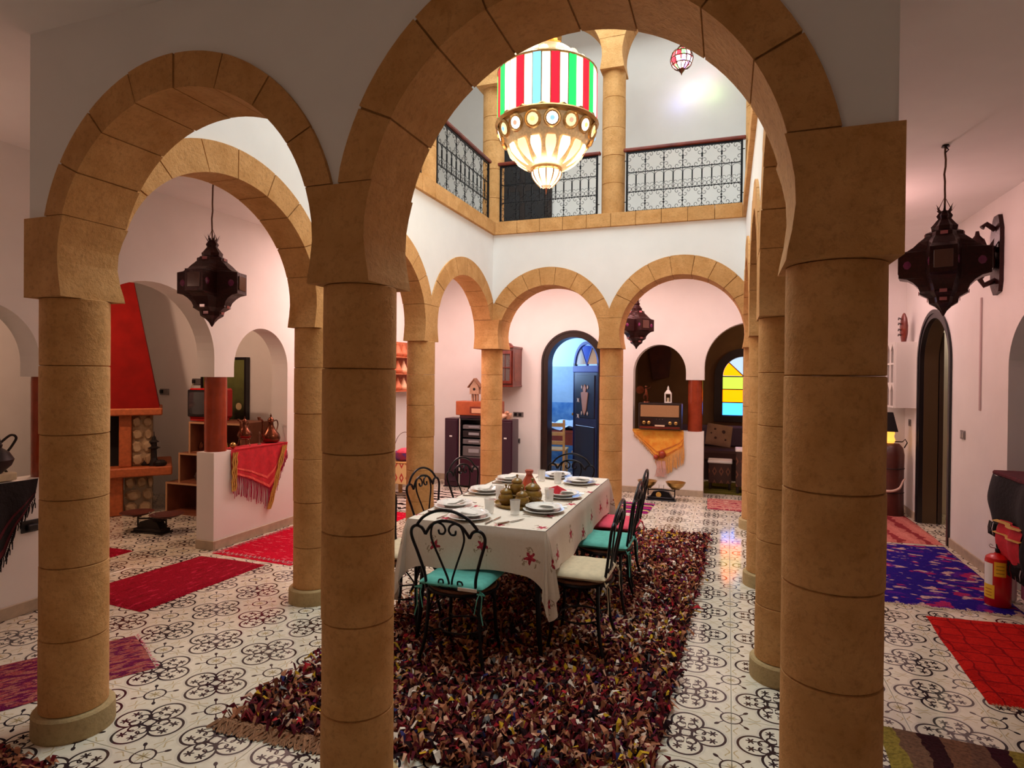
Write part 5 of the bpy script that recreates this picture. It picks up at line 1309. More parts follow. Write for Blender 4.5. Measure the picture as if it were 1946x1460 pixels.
obj('roof', MB().hexa([(-.10, -.055, .19), (0, -.055, .31), (0, .055, .31), (-.10, .055, .19), (-.10, -.055, .205), (0, -.055, .33), (0, .055, .33), (-.10, .055, .205)]).hexa([(0, -.055, .31), (.10, -.055, .19), (.10, .055, .19), (0, .055, .31), (0, -.055, .33), (.10, -.055, .205), (.10, .055, .205), (0, .055, .33)]), simple('brown_roof', (0.30, 0.14, 0.08), 0.6), t)
obj('doorway', MB().lathe([(.02, 0), (.018, .003)], 10).tf(Matrix.Translation((0, -.04, .17)) @ Matrix.Rotation(pi / 2, 4, 'X')), M['void'], t)
t = thing('shell_heap', 'pale brown sea shells piled on the right speaker', 'shell', (-2.92, 8.10, .987))
for k, (x, y, r) in enumerate([(-.05, -.02, .042), (.02, -.03, .05), (.06, .02, .035), (-.02, .05, .045), (.0, .01, .04)]):
    e = MB()
    Pp = [(r * (1 - .75 * f) * .9 * (1 + .08 * sin(f * 22)) + .002, f * r * 2.1) for f in [i / 9 for i in range(10)]]
    e.lathe(Pp, 12).tf(Matrix.Translation((x, y, r * .9 + (.045 if k == 4 else 0))) @ Matrix.Rotation(k * 1.3, 4, 'Z') @ Matrix.Rotation(pi / 2 - .3, 4, 'Y'))
    obj('shell', e, simple('shell_%d' % k, [(0.70, 0.42, 0.28), (0.62, 0.32, 0.20), (0.78, 0.58, 0.44)][k % 3], 0.4), t, 50)
# wall cabinet, mahogany, three glazed faces
t = thing('wall_cabinet', 'mahogany display cabinet with glazed doors hung on the back wall above the speakers', 'cabinet', (-3.07, 8.58, 1.46)); t.scale = (.49, 1.65, 1)
mw = M['redwood']
c = MB().box(-.42, .42, -.24, 0, 0, .03).box(-.42, .42, -.24, 0, .50, .53).box(.39, .42, -.24, 0, .03, .50).box(-.42, -.39, -.24, 0, .03, .50).box(-.39, .39, -.02, 0, .03, .5).box(-.39, .39, -.22, -.02, .26, .272)
obj('carcass', c, mw, t)
obj('cornice', MB().bbox(-.45, .45, -.27, 0, .53, .56, .008).prism([(-.42, .56), (-.10, .56), (-.20, .62), (-.34, .60)], -.25, -.22).prism([(.10, .56), (.42, .56), (.34, .60), (.20, .62)], -.25, -.22), mw, t)
obj('base_moulding', MB().bbox(-.44, .44, -.26, 0, -.02, .005, .006), mw, t)
for x0, x1 in ((-.39, -.005), (.005, .39)):
    dq = obj('door', MB().box(x0, x1, -.262, -.242, .03, .07).box(x0, x1, -.262, -.242, .45, .495).box(x0, x0 + .04, -.262, -.242, .07, .45).box(x1 - .04, x1, -.262, -.242, .07, .45).box((x0 + x1) / 2 - .006, (x0 + x1) / 2 + .006, -.258, -.246, .07, .45).box(x0 + .04, x1 - .04, -.258, -.246, .25, .262), mw, t)
    obj('pane', MB().box(x0 + .035, x1 - .035, -.253, -.250, .065, .455), M['cabglass'], dq)
obj('side_panel', MB().bbox(.42, .426, -.20, -.04, .06, .47, .002), simple('mahogany_side_panel', (0.27, 0.05, 0.02), 0.35, var=.4), t)
for k, (x, wh) in enumerate(((-.3, 'top left'), (-.18, 'lower left'), (.12, 'top right'), (.24, 'lower right'))):
    o = obj('display_jar', MB().lathe([(.001, 0), (.03, 0), (.042, .03), (.03, .09), (.018, .11), (.022, .13), (.001, .135)], 12), M['copper'], loc=(-3.07 + x * .49, 8.44, 1.4905 if k % 2 else 1.7325)); tag(o, 'small copper jar behind the wall cabinet glass, ' + wh, 'jar', 'jars in the wall cabinet')
for (x, z, w_) in ((-2.91, 1.03, .16), (-2.915, .64, .075)):
    o = thing('wall_socket', 'grey socket plate on the back wall beside the right speaker, ' + ('upper wide one' if w_ > .1 else 'lower small one'), 'socket', (x, WB, z))
    obj('plate', MB().bbox(-w_ / 2, w_ / 2, -.010, 0, -.036, .036, .003), M['metalgrey'], o)
    for k in range(2 if w_ > .1 else 1): obj('insert', MB().bbox(-w_ / 2 + .015 + k * .07, -w_ / 2 + .06 + k * .07, -.013, -.010, -.022, .022, .001), M['black'], o)
# radio in the niche
t = thing('old_radio', 'antique brown valve radio with cloth front standing in the back wall niche', 'radio', (-.865, 8.63, .875))
obj('case', MB().bbox(-.285, .285, -.13, .14, .012, .375, .012), M['darkwood'], t)
obj('speaker_cloth', MB().bbox(-.255, .255, -.137, -.13, .185, .345, .003), simple('tan_speaker_cloth', (0.40, 0.22, 0.10), 0.9, var=.15, scale=80), t)
obj('dial_glass', MB().bbox(-.255, .255, -.137, -.13, .075, .17, .003), simple('dark_dial_glass', (0.02, 0.008, 0.008), 0.12), t)
obj('bottom_strip', MB().bbox(-.265, .265, -.136, -.13, .025, .055, .002), M['redwood'], t)
obj('key_row', MB().bbox(-.06, .07, -.150, -.137, .055, .078, .003), simple('ivory_keys', (0.70, 0.5, 0.35), 0.4), t)
for x in (-.205, -.14, .14, .215): obj('knob', MB().lathe([(.024, 0), (.022, .012), (.012, .02)], 16).tf(Matrix.Translation((x, -.137, .105)) @ Matrix.Rotation(pi / 2, 4, 'X')), M['brass'], t, 40)
for x in (-.04, 0, .04): obj('indicator', MB().lathe([(.006, 0), (.004, .004)], 8).tf(Matrix.Translation((x, -.137, .155)) @ Matrix.Rotation(pi / 2, 4, 'X')), M['steel'], t)
t = thing('candle_lantern', 'small white candle lantern on the old radio', 'lantern', (-.765, 8.62, 1.2505))
obj('cage', MB().box(-.046, .046, -.046, .046, 0, .014).box(-.046, -.034, -.046, -.034, .014, .12).box(.034, .046, -.046, -.034, .014, .12).box(-.046, -.034, .034, .046, .014, .12).box(.034, .046, .034, .046, .014, .12).box(-.046, .046, -.046, .046, .12, .135), M['white_paint'], t)
obj('roof', MB().lathe([(.060, .135), (.030, .17), (.018, .178), (.018, .195), (.022, .20), (.012, .21), (.010, .225), (.001, .232)], 4, ph=pi / 4), M['white_paint'], t)
obj('candle', MB().lathe([(.018, .014), (.018, .07), (.003, .072)], 12), M['cream'], t)
t = thing('bronze_dancer', 'dark bronze dancer figurine at the left end of the old radio', 'figurine', (-1.06, 8.62, 1.2505))
obj('base', MB().lathe([(.05, 0), (.045, .012), (.02, .02)], 16), M['copper'], t, 30)
obj('figure', MB().tube([(.015, 0, .02), (.022, 0, .07), (.004, 0, .12), (0, 0, .16), (-.005, 0, .195)], [.010, .014, .022, .018, .008], 8).tube([(-.03, 0, .045), (-.035, 0, .085), (.0, 0, .125)], [.008, .012, .018], 8).sphere((-.006, 0, .215), .018).tube([(0, 0, .18), (.05, 0, .20), (.07, 0, .235)], [.009, .007, .005], 6).tube([(0, 0, .18), (-.045, 0, .165), (-.07, 0, .19)], [.009, .007, .005], 6), M['copper'], t, True)
obj('disc', MB().lathe([(.055, -.004), (.058, 0), (.055, .004)], 20).tf(Matrix.Translation((-.085, 0, .17)) @ Matrix.Rotation(pi / 2, 4, 'X')), M['copper'], t, True)

def hanging_cloth(name, label, cat, axis, plane, A, B, tip, mats, fringe, group=None, loops=None, out=.014):
    """triangular shawl: A,B = (s,z) top ends, tip lower corner(s); hung against plane"""
    return None
def shawl(name, label, top, low, place, main, bandm, frm, flen, nf, extra=None):
    """top/low: lists of (s, z) along the same parameter; place(s, off, z) -> world"""
    t = thing(name, label, 'shawl', (0, 0, 0))
    n = 22; m_ = 10; V = []
    def ip(L, f):
        f *= len(L) - 1; i = min(int(f), len(L) - 2); g = f - i; return (L[i][0] * (1 - g) + L[i + 1][0] * g, L[i][1] * (1 - g) + L[i + 1][1] * g)
    for j in range(m_ + 1):
        for i in range(n + 1):
            a, b = ip(top, i / n), ip(low, i / n); v = j / m_
            s, z = a[0] * (1 - v) + b[0] * v, a[1] * (1 - v) + b[1] * v
            V.append(place(s, .014 + .010 * sin(s * 40) * v + .006 * v, z))
    F = [(j * (n + 1) + i, j * (n + 1) + i + 1, (j + 1) * (n + 1) + i + 1, (j + 1) * (n + 1) + i) for j in range(m_) for i in range(n)]
    obj('cloth', MB().add(V, F), main, t, 60)
    for v0, v1 in ((.70, .76), (.90, .97)):
        V = []
        for i in range(n + 1):
            for v in (v0, v1):
                a, b = ip(top, i / n), ip(low, i / n); s, z = a[0] * (1 - v) + b[0] * v, a[1] * (1 - v) + b[1] * v
                V.append(place(s, .017 + .010 * sin(s * 40) * v + .006 * v, z))
        obj('woven_band', MB().add(V, [(2 * i, 2 * i + 1, 2 * i + 3, 2 * i + 2) for i in range(n)]), bandm, t)
    mb = MB(); r = random.Random(8)
    for k in range(nf):
        f = (k + .5) / nf; a = ip(low, f); l = flen(f) * r.uniform(.85, 1.1); o0 = .022; dx = r.uniform(-.008, .008)
        mb.tube([place(a[0], o0, a[1] + .005), place(a[0] + dx, o0 + .004, a[1] - l * .5), place(a[0] + dx * 1.6, o0 - .004, a[1] - l)], .0035, 3)
    o = obj('fringe', mb, frm, t); o['kind'] = 'stuff'
    if extra: extra(t)
    # flap lying over the sill
    return t
pb = lambda s, off, z: (s, WB - off, z)
def sh_extra(t):
    obj('top_fold', MB().box(-1.235, -.56, WB - .02, WB + .10, .871, .878), M['orange_cloth'], t)
    obj('tassel_knot', MB().sphere((-.83, WB - .03, .55), .05, 10, 6, 0, 1.1), M['clay_red'], t, True); obj('tassel_knot', MB().sphere((-.91, WB - .03, .51), .036), M['clay_red'], t, True)
    mb = MB(); r = random.Random(1)
    for k in range(40): x = -.86 + r.uniform(-.05, .07); mb.tube([(x, WB - .03, .46), (x + .01, WB - .03, .36), (x + r.uniform(-.03, .03), WB - .02, .24)], .003, 3)
    o = obj('tassel', mb, simple('pale_pink_thread', (0.7, 0.42, 0.36), 0.9), t); o['kind'] = 'stuff'
shawl('orange_shawl', 'orange fringed shawl hanging from the niche sill under the old radio', [(-1.24, .868), (-.9, .868), (-.55, .868)], [(-1.22, .84), (-1.05, .66), (-.87, .46), (-.72, .55), (-.56, .66), (-.55, .74)], pb, M['orange_cloth'], simple('rust_band', (0.45, 0.10, 0.02), 0.8, c2=(0.7, 0.25, 0.03)), M['orange_thread'], lambda f: .05 + .22 * max(0, min(1, (f - .3) * 4)) - .07 * f, 150, sh_extra)
# kitchen scale in front of the half wall
def scale_thing(loc, rz, label, panm, bodym, sc=1.0, shallow=False):
    t = thing('balance_scale', label, 'scale', loc, rz, 'antique balance scales'); t.scale = (sc, sc, sc)
    obj('body', MB().bbox(-.17, .17, -.06, .06, .012, .045, .006).prism([(-.14, .045), (.14, .045), (.10, .11), (.03, .125), (-.03, .125), (-.10, .11)], -.045, .045), bodym, t)
    obj('foot', MB().bbox(-.19, .19, -.075, .075, .0, .014, .005), bodym, t)
    if not shallow: obj('dial', MB().lathe([(.034, 0), (.034, .006), (.024, .008)], 18).tf(Matrix.Translation((-.03, -.045, .075)) @ Matrix.Rotation(pi / 2, 4, 'X')), M['gold_thread'], t)
    obj('beam', MB().tube([(-.17, 0, .125), (0, 0, .14), (.17, 0, .125)], .009, 6).tube([(-.17, 0, .05), (-.17, 0, .15)], .008, 6).tube([(.17, 0, .05), (.17, 0, .15)], .008, 6), bodym, t)
    for x in (-.03, .03): obj('pointer', MB().tube([(x, 0, .13), (x, 0, .19)], .004, 5).sphere((x, 0, .195), .008, 6, 4), M['steel'], t)
    for x in (-.18, .18):
        h = .035 if shallow else .085; R_ = .125 if not shallow else .15
        obj('pan', MB().lathe([(.001, .155), (.055, .155), (R_ * .8, .155 + h * .5), (R_, .155 + h), (R_ + .004, .155 + h + .004), (R_ - .006, .155 + h), (.05, .163), (.001, .163)], 24, (x, 0, 0), caps=False), panm, t, 50)
        obj('pan_cross', MB().tube([(x - .05, 0, .15), (x + .05, 0, .15)], .006, 5).tube([(x, -.05, .15), (x, .05, .15)], .006, 5), bodym, t)
    return t
scale_thing((-.80, 8.18, 0), 0, 'old black balance scale with two flared brass pans on the floor under the orange shawl', M['brass'], M['iron'], 1.0)
scale_thing((-5.43, 4.60, 0), .1, 'old dark balance scale with two shallow wooden pans on the floor before the fireplace', M['leather'], M['iron_matt'], 1.0, True)

# furniture in the stained-glass salon
t = thing('banquette', 'low dark cushioned bench under the stained glass window', 'bench', (.35, 10.45, 0))
obj('bench_base', MB().bbox(-1.1, 1.1, -.38, .48, .0, .30, .01), M['darkwood'], t); obj('seat_pad', MB().bbox(-1.1, 1.1, -.40, .46, .30, .46, .03), M['dark_cushion'], t)
obj('back_pad', MB().bbox(-1.1, 1.1, .28, .48, .46, .80, .03), simple('violet_grey_back_pad', (0.10, 0.06, 0.10), 0.8), t)
t = thing('throw_pillow', 'beige square pillow with dark dots leaning on the salon bench', 'pillow', (-.12, 10.13, .70)); t.rotation_euler = (radians(-18), radians(8), .1)
V = []; n = 10; F = []
for sgn in (1, -1):
    for j in range(n + 1):
        for i in range(n + 1):
            u, v = -1 + 2 * i / n, -1 + 2 * j / n; e = max(0, min(1 - abs(u), 1 - abs(v))); V.append((u * .19, sgn * .06 * (e ** .5) - 0, v * .17))
for q in (0, 1):
    for j in range(n):
        for i in range(n): a = q * 121 + j * 11 + i; F.append((a, a + 1, a + 12, a + 11))
obj('cover', MB().add(V, F), M['beige_cushion'], t, True)
for x, z, r in ((.06, .05, .028), (-.07, .08, .018), (-.05, -.06, .020), (.10, -.07, .016), (-.12, .01, .013)):
    e = max(0, min(1 - abs(x / .19), 1 - abs(z / .17))); obj('dot', MB().lathe([(r, 0), (r * .9, .003)], 12).tf(Matrix.Translation((x, -.060 * e ** .5 - .001, z)) @ Matrix.Rotation(pi / 2, 4, 'X')), M['dark_cushion'], t)
for (x, y, h, w_, lb) in ((-.09, 9.32, .42, .33, 'lower carved dark stool with a white top in the salon'), (.28, 9.12, .62, .34, 'taller carved dark stand with a white top in the salon')):
    t = thing('carved_stool', lb, 'stool', (x, y, 0), 0, 'carved salon stools')
    obj('top', MB().bbox(-w_ / 2, w_ / 2, -w_ / 2, w_ / 2, h - .035, h, .008), M['white_paint'], t)
    obj('carved_box', MB().bbox(-w_ / 2 + .01, w_ / 2 - .01, -w_ / 2 + .01, w_ / 2 - .01, .10, h - .035, .006), M['pouf_dark'], t)
    for sx in (-1, 1):
        for sy in (-1, 1): obj('leg', MB().bbox(sx * (w_ / 2 - .035) - .018, sx * (w_ / 2 - .035) + .018, sy * (w_ / 2 - .035) - .018, sy * (w_ / 2 - .035) + .018, .012, .10, .003), M['darkwood'], t)
t = thing('bronze_mask', 'dark carved hanging panel seen through the niche', 'ornament', (-1.10, 10.9, 1.9))
obj('panel', MB().prism([(-.12, -.35), (.14, -.30), (.18, .1), (.12, .38), (-.10, .4), (-.2, .1), (-.16, -.1)], -.03, .04), M['leather'], t)
# wooden ladder-back chair and covered table in the blue room
t = thing('pine_chair', 'pale pine ladder back chair in the blue room', 'chair', (-2.60, 9.45, 0), .12)
for x in (-.18, .18):
    obj('leg', MB().bbox(x - .018, x + .018, -.20, -.165, 0, .92, .004), M['pine'], t); obj('leg', MB().bbox(x - .018, x + .018, .16, .195, 0, .43, .004), M['pine'], t)
for z in (.84, .70, .56): obj('back_slat', MB().bbox(-.165, .165, -.192, -.172, z - .03, z + .03, .004), M['pine'], t)
obj('seat', MB().bbox(-.21, .21, -.20, .21, .43, .455, .006), M['pine'], t)
obj('stretcher', MB().box(-.165, .165, -.19, -.175, .20, .23).box(-.188, -.172, -.165, .165, .16, .19).box(.172, .188, -.165, .165, .16, .19), M['pine'], t)
t = thing('pine_stool', 'plain pine stool in the blue room beside the pine chair', 'stool', (-2.14, 9.55, 0))
obj('seat', MB().bbox(-.16, .16, -.16, .16, .40, .43, .006), M['pine'], t)
for sx in (-1, 1):
    for sy in (-1, 1): obj('leg', MB().bbox(sx * .125 - .016, sx * .125 + .016, sy * .125 - .016, sy * .125 + .016, 0, .40, .003), M['pine'], t)
t = thing('covered_table', 'table with crumpled clear plastic cover in the blue room', 'table', (-2.55, 10.25, 0))
V = []; n = 16
for j in range(n + 1):
    for i in range(n + 1):
        u, v = i / n, j / n; V.append((-.6 + 1.2 * u, -.35 + .7 * v, .74 + .10 * noise.noise(Vector((u * 6, v * 5, 2))) + .08 * sin(pi * u) * sin(pi * v)))
obj('plastic_cover', MB().add(V, [(j * (n + 1) + i, j * (n + 1) + i + 1, (j + 1) * (n + 1) + i + 1, (j + 1) * (n + 1) + i) for j in range(n) for i in range(n)]), simple('crumpled_plastic', (0.50, 0.58, 0.66), 0.12), t)
obj('table_body', MB().bbox(-.58, .58, -.33, .33, .66, .70, .004).box(-.55, .55, -.30, .30, .45, .66), M['clay_red'], t)
for sx in (-1, 1):
    for sy in (-1, 1): obj('leg', MB().bbox(sx * .52 - .03, sx * .52 + .03, sy * .28 - .03, sy * .28 + .03, 0, .66, .004), M['pine'], t)

# pottery shelf and painted stool on the left wall
t = thing('pottery_shelf', 'narrow white wall shelf holding rows of orange pottery', 'shelf', (WL, 7.60, 0))
for z in (1.385, 1.62, 1.85): obj('shelf_board', MB().bbox(0, .16, -.45, .45, z - .018, z, .003), M['terracotta'], t)
obj('back_board', MB().box(0, .008, -.45, .45, 1.37, 2.06), M['terracotta'], t)
tj = mesh('tagine_body', MB().lathe([(.001, 0), (.055, 0), (.068, .015), (.07, .04), (.062, .045), (.045, .085), (.022, .14), (.014, .155), (.018, .17), (.001, .178)], 16), M['terracotta'], 50)
tj2 = mesh('tagine_body_b', MB().lathe([(.001, 0), (.055, 0), (.068, .015), (.07, .04), (.062, .045), (.045, .085), (.022, .14), (.014, .155), (.018, .17), (.001, .178)], 16), simple('pale_terracotta', (0.75, 0.42, 0.24), 0.5), 50)
for k in range(5):
    for z, nm in ((1.386, 'bottom'), (1.621, 'middle'), (1.851, 'top')):
        o = obj('clay_tagine', None, None, me=tj2 if (k + int(z * 10)) % 3 == 0 else tj, loc=(WL + .088, 7.25 + .165 * k, z)); tag(o, '%s clay tagine, %s from the camera side on the %s pottery board' % ('pale' if (k + int(z * 10)) % 3 == 0 else 'orange', ('first', 'second', 'third', 'fourth', 'fifth')[k], nm), 'pot', 'tagines on the pottery shelf ' + nm)
t = thing('painted_stool', 'ochre painted box stool with red diamonds left of the back columns', 'stool', (-4.00, 7.16, 0))
obj('painted_box', MB().bbox(-.19, .19, -.19, .19, .19, .46, .006), M['pouf_pat'], t); obj('top', MB().bbox(-.20, .20, -.20, .20, .46, .475, .005), M['pine'], t)
for sx in (-1, 1):
    for sy in (-1, 1): obj('leg', MB().bbox(sx * .155 - .022, sx * .155 + .022, sy * .155 - .022, sy * .155 + .022, 0, .19, .004), M['pine'], t)
t = thing('basket', 'blue and red basket with a thin hoop handle on the painted stool', 'basket', (-4.0, 7.16, .476))
obj('bowl', MB().lathe([(.001, 0), (.11, 0), (.16, .05), (.175, .11), (.168, .11), (.15, .05), (.001, .01)], 24, caps=False), simple('blue_weave', (0.03, 0.05, 0.35), 0.8, c2=(0.45, 0.04, 0.05), scale=14), t, 50)
obj('hoop_handle', MB().tube([(.165 * cos(pi * k / 14), 0, .10 + .27 * sin(pi * k / 14)) for k in range(15)], .004, 5), M['rope'], t)
o = obj('red_cloth_bundle', MB().sphere((0, 0, .0), .11, 10, 6, 0, .5), M['coral'], loc=(-4.0, 7.16, .585)); tag(o, 'pinkish red cloth bundle in the blue basket', 'cloth')

# ------------------------------------------------------------------ left half wall
pl = lambda s, off, z: (WL + off, s, z)
def red_extra(t):
    obj('top_fold', MB().box(WL - .17, WL + .02, 4.56, 5.28, .881, .887), M['crimson'], t)
    for P in ([(4.545, .86), (4.56, .70), (4.53, .5)], [(5.22, .86), (5.15, .62), (5.03, .40), (5.0, .24)]):
        mb = MB()
        for k in range(3): mb.tube([(WL + .030, s + .022 * (k - 1) + .008 * sin(i * 9 + k), z) for i, (s, z) in enumerate([(P[0][0] + (P[-1][0] - P[0][0]) * f, P[0][1] + (P[-1][1] - P[0][1]) * f) for f in [i / 8 for i in range(9)]])], .008, 4)
        obj('gold_braid', mb, M['gold_thread'], t)
shawl('red_shawl', 'red fringed shawl with gold braid hanging over the white half wall', [(4.51, .886), (4.9, .886), (5.29, .886)], [(4.52, .66), (4.75, .58), (5.02, .44), (5.14, .60), (5.27, .80)], pl, M['crimson'], simple('coral_band', (0.75, 0.10, 0.08), 0.8), M['magenta'], lambda f: .20 - .14 * max(0, (f - .55) * 2), 80, red_extra)
def ewer(loc, rz, label, s=1.0, mat='copper', long=True):
    t = thing('coffee_pot', label, 'pot', loc, rz, 'metal ewers'); t.scale = (s, s, s)
    obj('body', MB().lathe([(.001, 0), (.055, 0), (.085, .015), (.095, .05), (.082, .09), (.05, .13), (.028, .175), (.024, .205), (.032, .225), (.030, .228), (.001, .23)], 24), M[mat], t, 50)
    obj('lid', MB().lathe([(.033, .228), (.03, .24), (.014, .262), (.006, .268), (.010, .278), (.004, .29), (.001, .305)], 16), M[mat], t, 50)
    obj('spout', MB().tube(catmull([(-.085, 0, .05), (-.12, 0, .10), (-.115, 0, .18), (-.125, 0, .235), (-.165, 0, .255)], 5), .010, 8).lathe([(.010, -.01), (.018, .02), (.014, .024)], 10, (-.17, 0, .25)), M[mat], t, True)
    obj('handle', MB().tube(catmull([(.03, 0, .215), (.085, 0, .225), (.105, 0, .18), (.085, 0, .12), (.072, 0, .10)], 5), .006, 7), M[mat], t, True)
    return t
ewer((WL - .09, 5.155, .888), R90, 'aged copper ewer with long curved spout on the half wall above the red shawl', 1.0)
t = ewer((WL - .10, 4.80, .965), R90 + .3, 'shiny copper teapot on a tall stand next to the red column', .72)
st = thing('pot_stand', 'small three legged metal stand under the copper teapot', 'stand', (WL - .10, 4.80, .888))
obj('ring', MB().tube([(.05 * cos(2 * pi * k / 16), .05 * sin(2 * pi * k / 16), .072) for k in range(16)], .005, 5, True), M['copper'], st)
for k in range(3): a = 2 * pi * k / 3; obj('leg', MB().tube([(.05 * cos(a), .05 * sin(a), .072), (.06 * cos(a), .06 * sin(a), .03), (.07 * cos(a), .07 * sin(a), .003)], .004, 5), M['copper'], st)
o = obj('brass_ball', MB().sphere((0, 0, .03), .03, 14, 8), M['brass'], loc=(WL + .0 - .05, 4.60, .888), smooth=True); tag(o, 'small shiny brass ball at the corner of the half wall', 'ornament')
o = obj('incense_holder', MB().lathe([(.02, 0), (.015, .008), (.004, .012), (.003, .09), (.008, .10), (.008, .12), (.002, .125)], 10), M['rope'], loc=(WL - .08, 4.98, .888)); tag(o, 'thin brown incense holder between the two pots', 'ornament')
# near-left sill: dark shawl, bronze teapot, beige box
shawl('dark_shawl', 'black and wine woollen shawl over the sill at the left edge', [(2.2, .886), (2.5, .886), (2.82, .886)], [(2.2, .10), (2.50, .30), (2.62, .42), (2.68, .60), (2.80, .76)], pl, M['black_wool'], M['wine_wool'], M['black_wool'], lambda f: .06, 60)
t = thing('bronze_samovar', 'large dark bronze teapot with pointed lid at the left edge', 'pot', (WL - .10, 2.60, .889), R90)
obj('body', MB().lathe([(.001, 0), (.06, 0), (.07, .02), (.05, .04), (.11, .10), (.125, .14), (.10, .185), (.06, .215), (.065, .235), (.05, .25), (.001, .25)], 20), M['iron_matt'], t, 40)
obj('lid', MB().lathe([(.062, .236), (.055, .26), (.045, .30), (.028, .345), (.018, .37), (.022, .385), (.008, .41), (.001, .43)], 16), M['iron_matt'], t, 40)
obj('handle', MB().tube(catmull([(.055, 0, .24), (.12, 0, .29), (.155, 0, .27), (.13, 0, .22), (.10, 0, .18)], 5), .008, 7), M['iron_matt'], t, True)
obj('leg', MB().tube([(.09, 0, .06), (.12, 0, .02), (.13, 0, .001)], .008, 5), M['iron_matt'], t)
o = obj('beige_box', MB().bbox(-.03, .07, -.10, .06, 0, .05, .006), M['cream'], loc=(WL - .02 - .08, 2.66, .889)); tag(o, 'small beige box in front of the dark bronze teapot', 'box')
o = thing('wall_switch', 'dark socket with plug low on the left half wall', 'socket', (WL, 2.775, .575)); obj('plate', MB().bbox(0, .012, -.055, .055, -.04, .04, .003), M['black'], o); obj('plug', MB().bbox(.012, .045, -.03, .03, -.028, .015, .006), M['black'], o)

# ------------------------------------------------------------------ fireplace salon
fp = thing('fireplace', 'corner fireplace with tall red tapering hood, clay mantel and rough stone base', 'fireplace', (-6.62, 5.22, 0), radians(49))
def fx(mb): return mb
obj('hood', MB().hexa([(-.62, -.40, 1.20), (.37, -.40, 1.20), (.37, .50, 1.20), (-.62, .50, 1.20), (-.42, .0, 3.05), (.03, .0, 3.05), (.03, .50, 3.05), (-.42, .50, 3.05)]), M['red_plaster'], fp)
obj('mantel', MB().bbox(-.68, .40, -.46, .50, 1.12, 1.20, .012), M['orange_clay'], fp)
obj('hearth_slab', MB().bbox(-.70, .50, -.46, .50, .44, .54, .012), M['orange_clay'], fp)
obj('pier', MB().bbox(-.02, .10, -.36, -.2, .54, 1.12, .01).bbox(-.14, .02, -.36, -.2, .0, .44, .01), M['orange_clay'], fp)
obj('firebox', MB().box(-.62, .1, -.19, .50, .54, 1.12).box(-.62, -.05, -.19, .5, .0, .44), M['void'], fp)
obj('side_wall', MB().bbox(.10, .30, -.30, .50, .54, 1.12, .01), M['fieldstone'], fp)
rs = random.Random(11)
obj('base_core', MB().box(.03, .30, -.26, .5, 0, .44), simple('mortar', (0.30, 0.22, 0.15), 0.9), fp)
def rock(x0, x1, z0, z1, y):
    V = []; n = 8; c = ((x0 + x1) / 2, (z0 + z1) / 2)
    rx, rz_ = (x1 - x0) / 2, (z1 - z0) / 2; k0 = rs.uniform(.84, 1.0)
    out = []
    for k in range(n):
        a = 2 * pi * k / n + .3; q = (abs(cos(a)) ** 4 + abs(sin(a)) ** 4) ** -.25 * rs.uniform(.86, 1.0); out.append((c[0] + rx * cos(a) * q, c[1] + rz_ * sin(a) * q))
    V = [(p[0], y + .06, p[1]) for p in out] + [(p[0], y + .01, p[1]) for p in out] + [(c[0] + (p[0] - c[0]) * .7, y - .012 - rs.uniform(0, .015), c[1] + (p[1] - c[1]) * .7) for p in out]
    F = [tuple(range(2 * n, 3 * n))]
    for r_ in (0, 1):
        for k in range(n): F.append((r_ * n + k, r_ * n + (k + 1) % n, r_ * n + n + (k + 1) % n, r_ * n + n + k))
    return MB().add(V, F)
for row, (z0, z1) in enumerate(((0, .14), (.145, .28), (.285, .435))):
    x = .03
    while x < .30:
        w_ = rs.uniform(.10, .17); x1 = min(x + w_, .32)
        if x1 - x > .05: obj('stone', rock(x, x1 - .006, z0, z1 - .004, -.29), M['fieldstone'], fp)
        x = x1
for row in range(4):
    z0 = .545 + row * .143; x = .10
    while x < .28:
        w_ = rs.uniform(.09, .15); x1 = min(x + w_, .31)
        if x1 - x > .04: obj('stone', rock(x, x1 - .004, z0, z0 + .138, -.32), M['fieldstone'], fp)
        x = x1
t = thing('pagoda_ornament', 'dark pagoda shaped ornament on the right end of the hearth slab', 'figurine', (-6.16, 5.24, .541)); t.scale = (.9, .9, .9)
obj('rocks', MB().sphere((-.12, 0, .03), .09, 9, 5, 0, .6).sphere((.08, .02, .03), .08, 9, 5, 0, .6).sphere((-.10, .05, .10), .05, 8, 5), M['iron_matt'], t)
obj('tower', MB().lathe([(.06, 0), (.05, .05), (.035, .10), (.03, .20), (.045, .215), (.075, .225), (.035, .245), (.032, .29), (.06, .30), (.025, .33), (.02, .36), (.006, .38), (.003, .43)], 8), M['iron_matt'], t)
